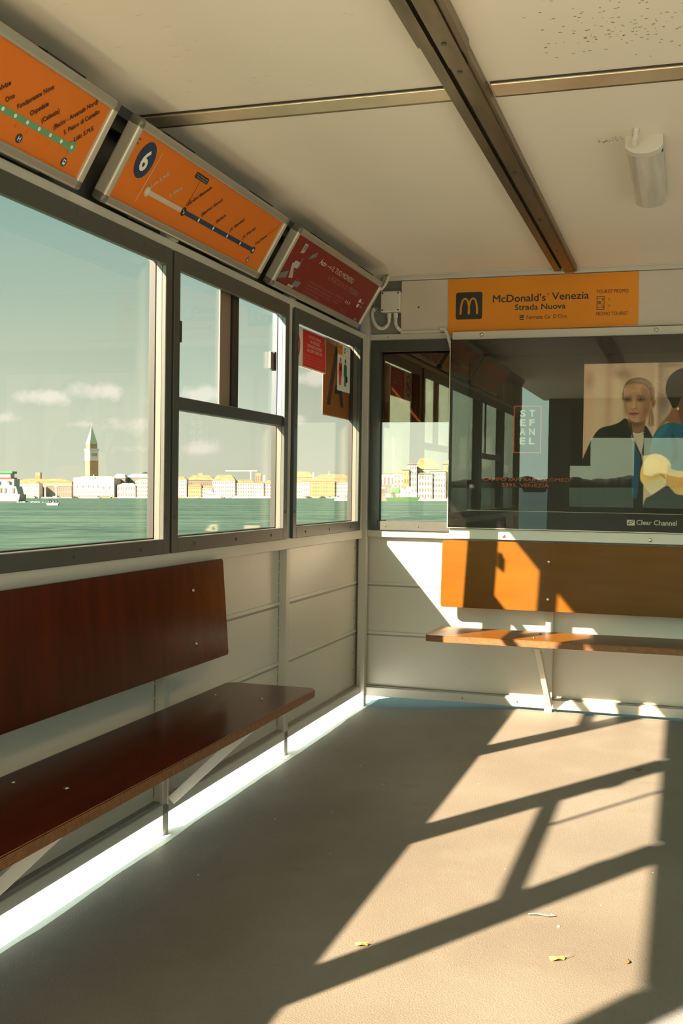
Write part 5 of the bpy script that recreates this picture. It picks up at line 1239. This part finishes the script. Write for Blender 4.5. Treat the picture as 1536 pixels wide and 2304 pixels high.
def boats():
    # ferry at the left frame edge
    D = 400; s = D/F_PX; r = empty('ferry', OUT @ Matrix.Translation(((0-768)*s, D, -EYE))); tag(r, 'white green ferry with a green roof at the left edge of the first window', 'ferry')
    X = lambda px: px*s
    Z = lambda py: (1130-py)*s
    MB().hull([(X(-120), 0, -.5), (X(40), 0, -.5), (X(-120), 10, -.5), (X(40), 10, -.5), (X(-120), 0, Z(1110)), (X(45), 0, Z(1112)), (X(-120), 10, Z(1110)), (X(42), 10, Z(1112))]).build('hull', M['hullw'], r)
    MB().hull([(X(-120), .5, Z(1112)), (X(40), .5, Z(1112)), (X(-120), 9, Z(1112)), (X(38), 9, Z(1112)), (X(-120), .5, Z(1094)), (X(35), .5, Z(1094)), (X(-120), 9, Z(1094)), (X(34), 9, Z(1094))]).build('lower_deck', M['hullw'], r)
    MB().box(X(-120), X(30), 1, 8, Z(1094), Z(1077)).build('upper_deck', M['hullw'], r)
    MB().box(X(-120), X(24), .8, 8, Z(1077), Z(1074)).build('red_band', M['red2'], r)
    MB().box(X(-20), X(20), 2, 7, Z(1074), Z(1065)).build('wheelhouse', M['hullw'], r)
    MB().box(X(-25), X(25), 1.6, 7.4, Z(1065), Z(1060)).build('roof', M['shipgreen'], r)
    MB().box(X(-120), X(46), -.1, 10, -.5, Z(1127.5)).build('waterline', M['dark'], r)
    for (a, b, c, d) in ((16, 21, 1088, 1081), (-1, 3, 1108, 1098), (9, 13, 1109, 1098), (27, 32, 1109, 1098), (-8, -3, 1088, 1081), (12, 13.5, 1119, 1113), (26, 27.5, 1124, 1114)):
        MB().box(X(a), X(b), .3, .6 if c < 1100 else .45, Z(c), Z(d)).build('window', M['win'], r)
    w = MB()
    for k in range(26):
        a = X(40)+k*.55; w.dome((a, random.uniform(0, 4), -.1), random.uniform(.3, .8)*(1-k/40), 7, 3, .7)
    w.build('bow_wave', M['foam'], r)['kind'] = 'stuff'
    # small open boat
    D = 262; s = D/F_PX; r = empty('motorboat', OUT @ Matrix.Translation(((118-768)*s, D, -EYE))); tag(r, 'small open motorboat with passengers on the water in the first window', 'boat')
    MB().hull([(-1.3, 0, 0), (1.2, 0, 0), (-1.3, 1.2, 0), (1.2, 1.2, 0), (-1.5, 0, .55), (1.5, 0, .6), (-1.5, 1.3, .55), (1.5, 1.3, .6)]).build('hull', M['f_white'], r)
    for k, x in enumerate((-.95, -.5, .3, .9)):
        o = MB().tube([(x, .5, .4), (x, .5, .8), (x, .5, 1.0), (x, .5, 1.12), (x, .5, 1.3), (x, .5, 1.36)], [.22, .28, .2, .1, .13, .05], 8).build('person', M['dark']); o.matrix_world = OUT @ Matrix.Translation(((118-768)*s, D, -EYE))
        tag(o, ['person in dark clothes seated at the stern of the small motorboat', 'person in dark clothes seated second in the small motorboat', 'person in dark clothes seated forward of the middle in the small motorboat', 'person in dark clothes seated at the bow of the small motorboat'][k], 'person', 'people in the small motorboat')
    # white excursion boats at the quays
    def liner(px0, px1, py0, D, lab, cm='f_white', decks=2):
        s = D/F_PX; cx = (px0+px1)/2; w = (px1-px0)*s/2; h = (1117.5+EYE/D*F_PX-py0)*s
        r = empty('passenger_boat', OUT @ Matrix.Translation(((cx-768)*s, D, -EYE))); tag(r, lab, 'boat', 'boats moored along the far quay')
        MB().hull([(-w*.9, 0, -.3), (w*.85, 0, -.3), (-w*.9, 5, -.3), (w*.85, 5, -.3), (-w, 0, h*.38), (w, 0, h*.45), (-w, 5, h*.38), (w, 5, h*.45)]).build('hull', M[cm], r)
        MB().box(-w*.8, w*.6, .6, 4.4, h*.38, h*.72).build('cabin', M[cm], r)
        if decks > 1: MB().box(-w*.5, w*.35, 1, 4, h*.72, h).build('upper_cabin', M[cm], r)
        MB().box(-w*.75, w*.55, .45, .6, h*.50, h*.62).build('window_band', M['win'], r)
    liner(456, 499, 1108, D0-30, 'white ferry with two decks moored at the middle of the second window')
    liner(519, 562, 1113, D0-25, 'long low white boat moored right of the ferry', decks=1)
    liner(563, 592, 1112, D0-28, 'white boat moored before the white house', decks=1)
    liner(393, 415, 1116, D0-25, 'yellowish boat moored before the white hotel', 'f_orange', 1)
    liner(92, 135, 1117, D0-40, 'long white boat crossing before the columns', decks=1)
    liner(186, 225, 1117, D0-35, 'white boat crossing before the pink palace', decks=1)
    liner(222, 250, 1114, D0-30, 'orange roofed boat moored at the palace end', 'f_tan', 1)
    liner(306, 332, 1116, D0-25, 'low white boat moored before the ornate hotel', decks=1)
    liner(733, 772, 1117, D0-60, 'white motor yacht moored before the golden building', decks=1)
    liner(665, 690, 1117, D0-40, 'low white boat at left of the third window', decks=1)
    rb = random.Random(5); protos = {}
    for k in range(40):
        px = rb.choice([rb.uniform(30, 334), rb.uniform(394, 612), rb.uniform(664, 786)]); D = D0-rb.uniform(8, 16); s = D/F_PX
        c = rb.choice(['f_white', 'dark', 'f_white', 'f_tan', 'dark'])
        r = empty('small_boat', OUT @ Matrix.Translation(((px-768)*s, D, -EYE)))
        if c not in protos:
            a = MB().hull([(-3, 0, 0.02), (3, 0, 0.02), (-3, 2, 0.02), (3, 2, 0.02), (-3.6, -.2, 1.1), (4, -.2, 1.5), (-3.6, 2.2, 1.1), (4, 2.2, 1.5)]).build('hull', M[c], r)
            b = MB().box(-1.6, 1.6, .2, 1.8, 1.2, 2.6).build('cabin', M[c], r); protos[c] = (a, b)
        else:
            for q in protos[c]: inst(q, r)
        tag(r, 'small moored boat, a few pixels long, at the foot of the far waterfront', 'boat', 'small craft along the far waterfront')
boats()
def behind():
    # the shore and a workboat on the far side, seen only mirrored in the display glass
    ml = MB(); n = 420
    for k in range(n):
        a = -1700+k*6.2; h = 7.5+1.0*math.sin(k*.09)+.7*math.sin(k*.31)+random.uniform(-.8, .8)
        ml.dome((a+550, -760+random.uniform(-8, 8), -EYE), 9+random.uniform(-1, 2), 8, 4, h/9)
    o = ml.build('treeline', M['trees']); o.matrix_world = OUT; tag(o, 'dark wooded shore mirrored in the advert screen glass', 'trees', kind='stuff')
    d = px_dir(1202, 1125); m0 = Vector((CAMP[0], -0.163-CAMP[1], CAMP[2])); d2 = Vector((d.x, -d.y, d.z))
    p = m0 + d2*330; loc = OUT.inverted() @ p
    r = empty('workboat', OUT @ Matrix.Translation((loc.x, loc.y, -EYE)))
    tag(r, 'dark workboat on the water mirrored in the advert screen glass', 'boat')
    MB().hull([(-3, -1, 0), (3, -1, 0), (-3, 1, 0), (3, 1, 0), (-3.6, -1.2, 1.2), (3.8, -1.2, 1.6), (-3.6, 1.2, 1.2), (3.8, 1.2, 1.6)]).build('hull', M['dark'], r)
    MB().box(-1.6, 1.2, -.9, .9, 1.2, 2.9, .2).build('cabin', M['dark'], r)
behind()
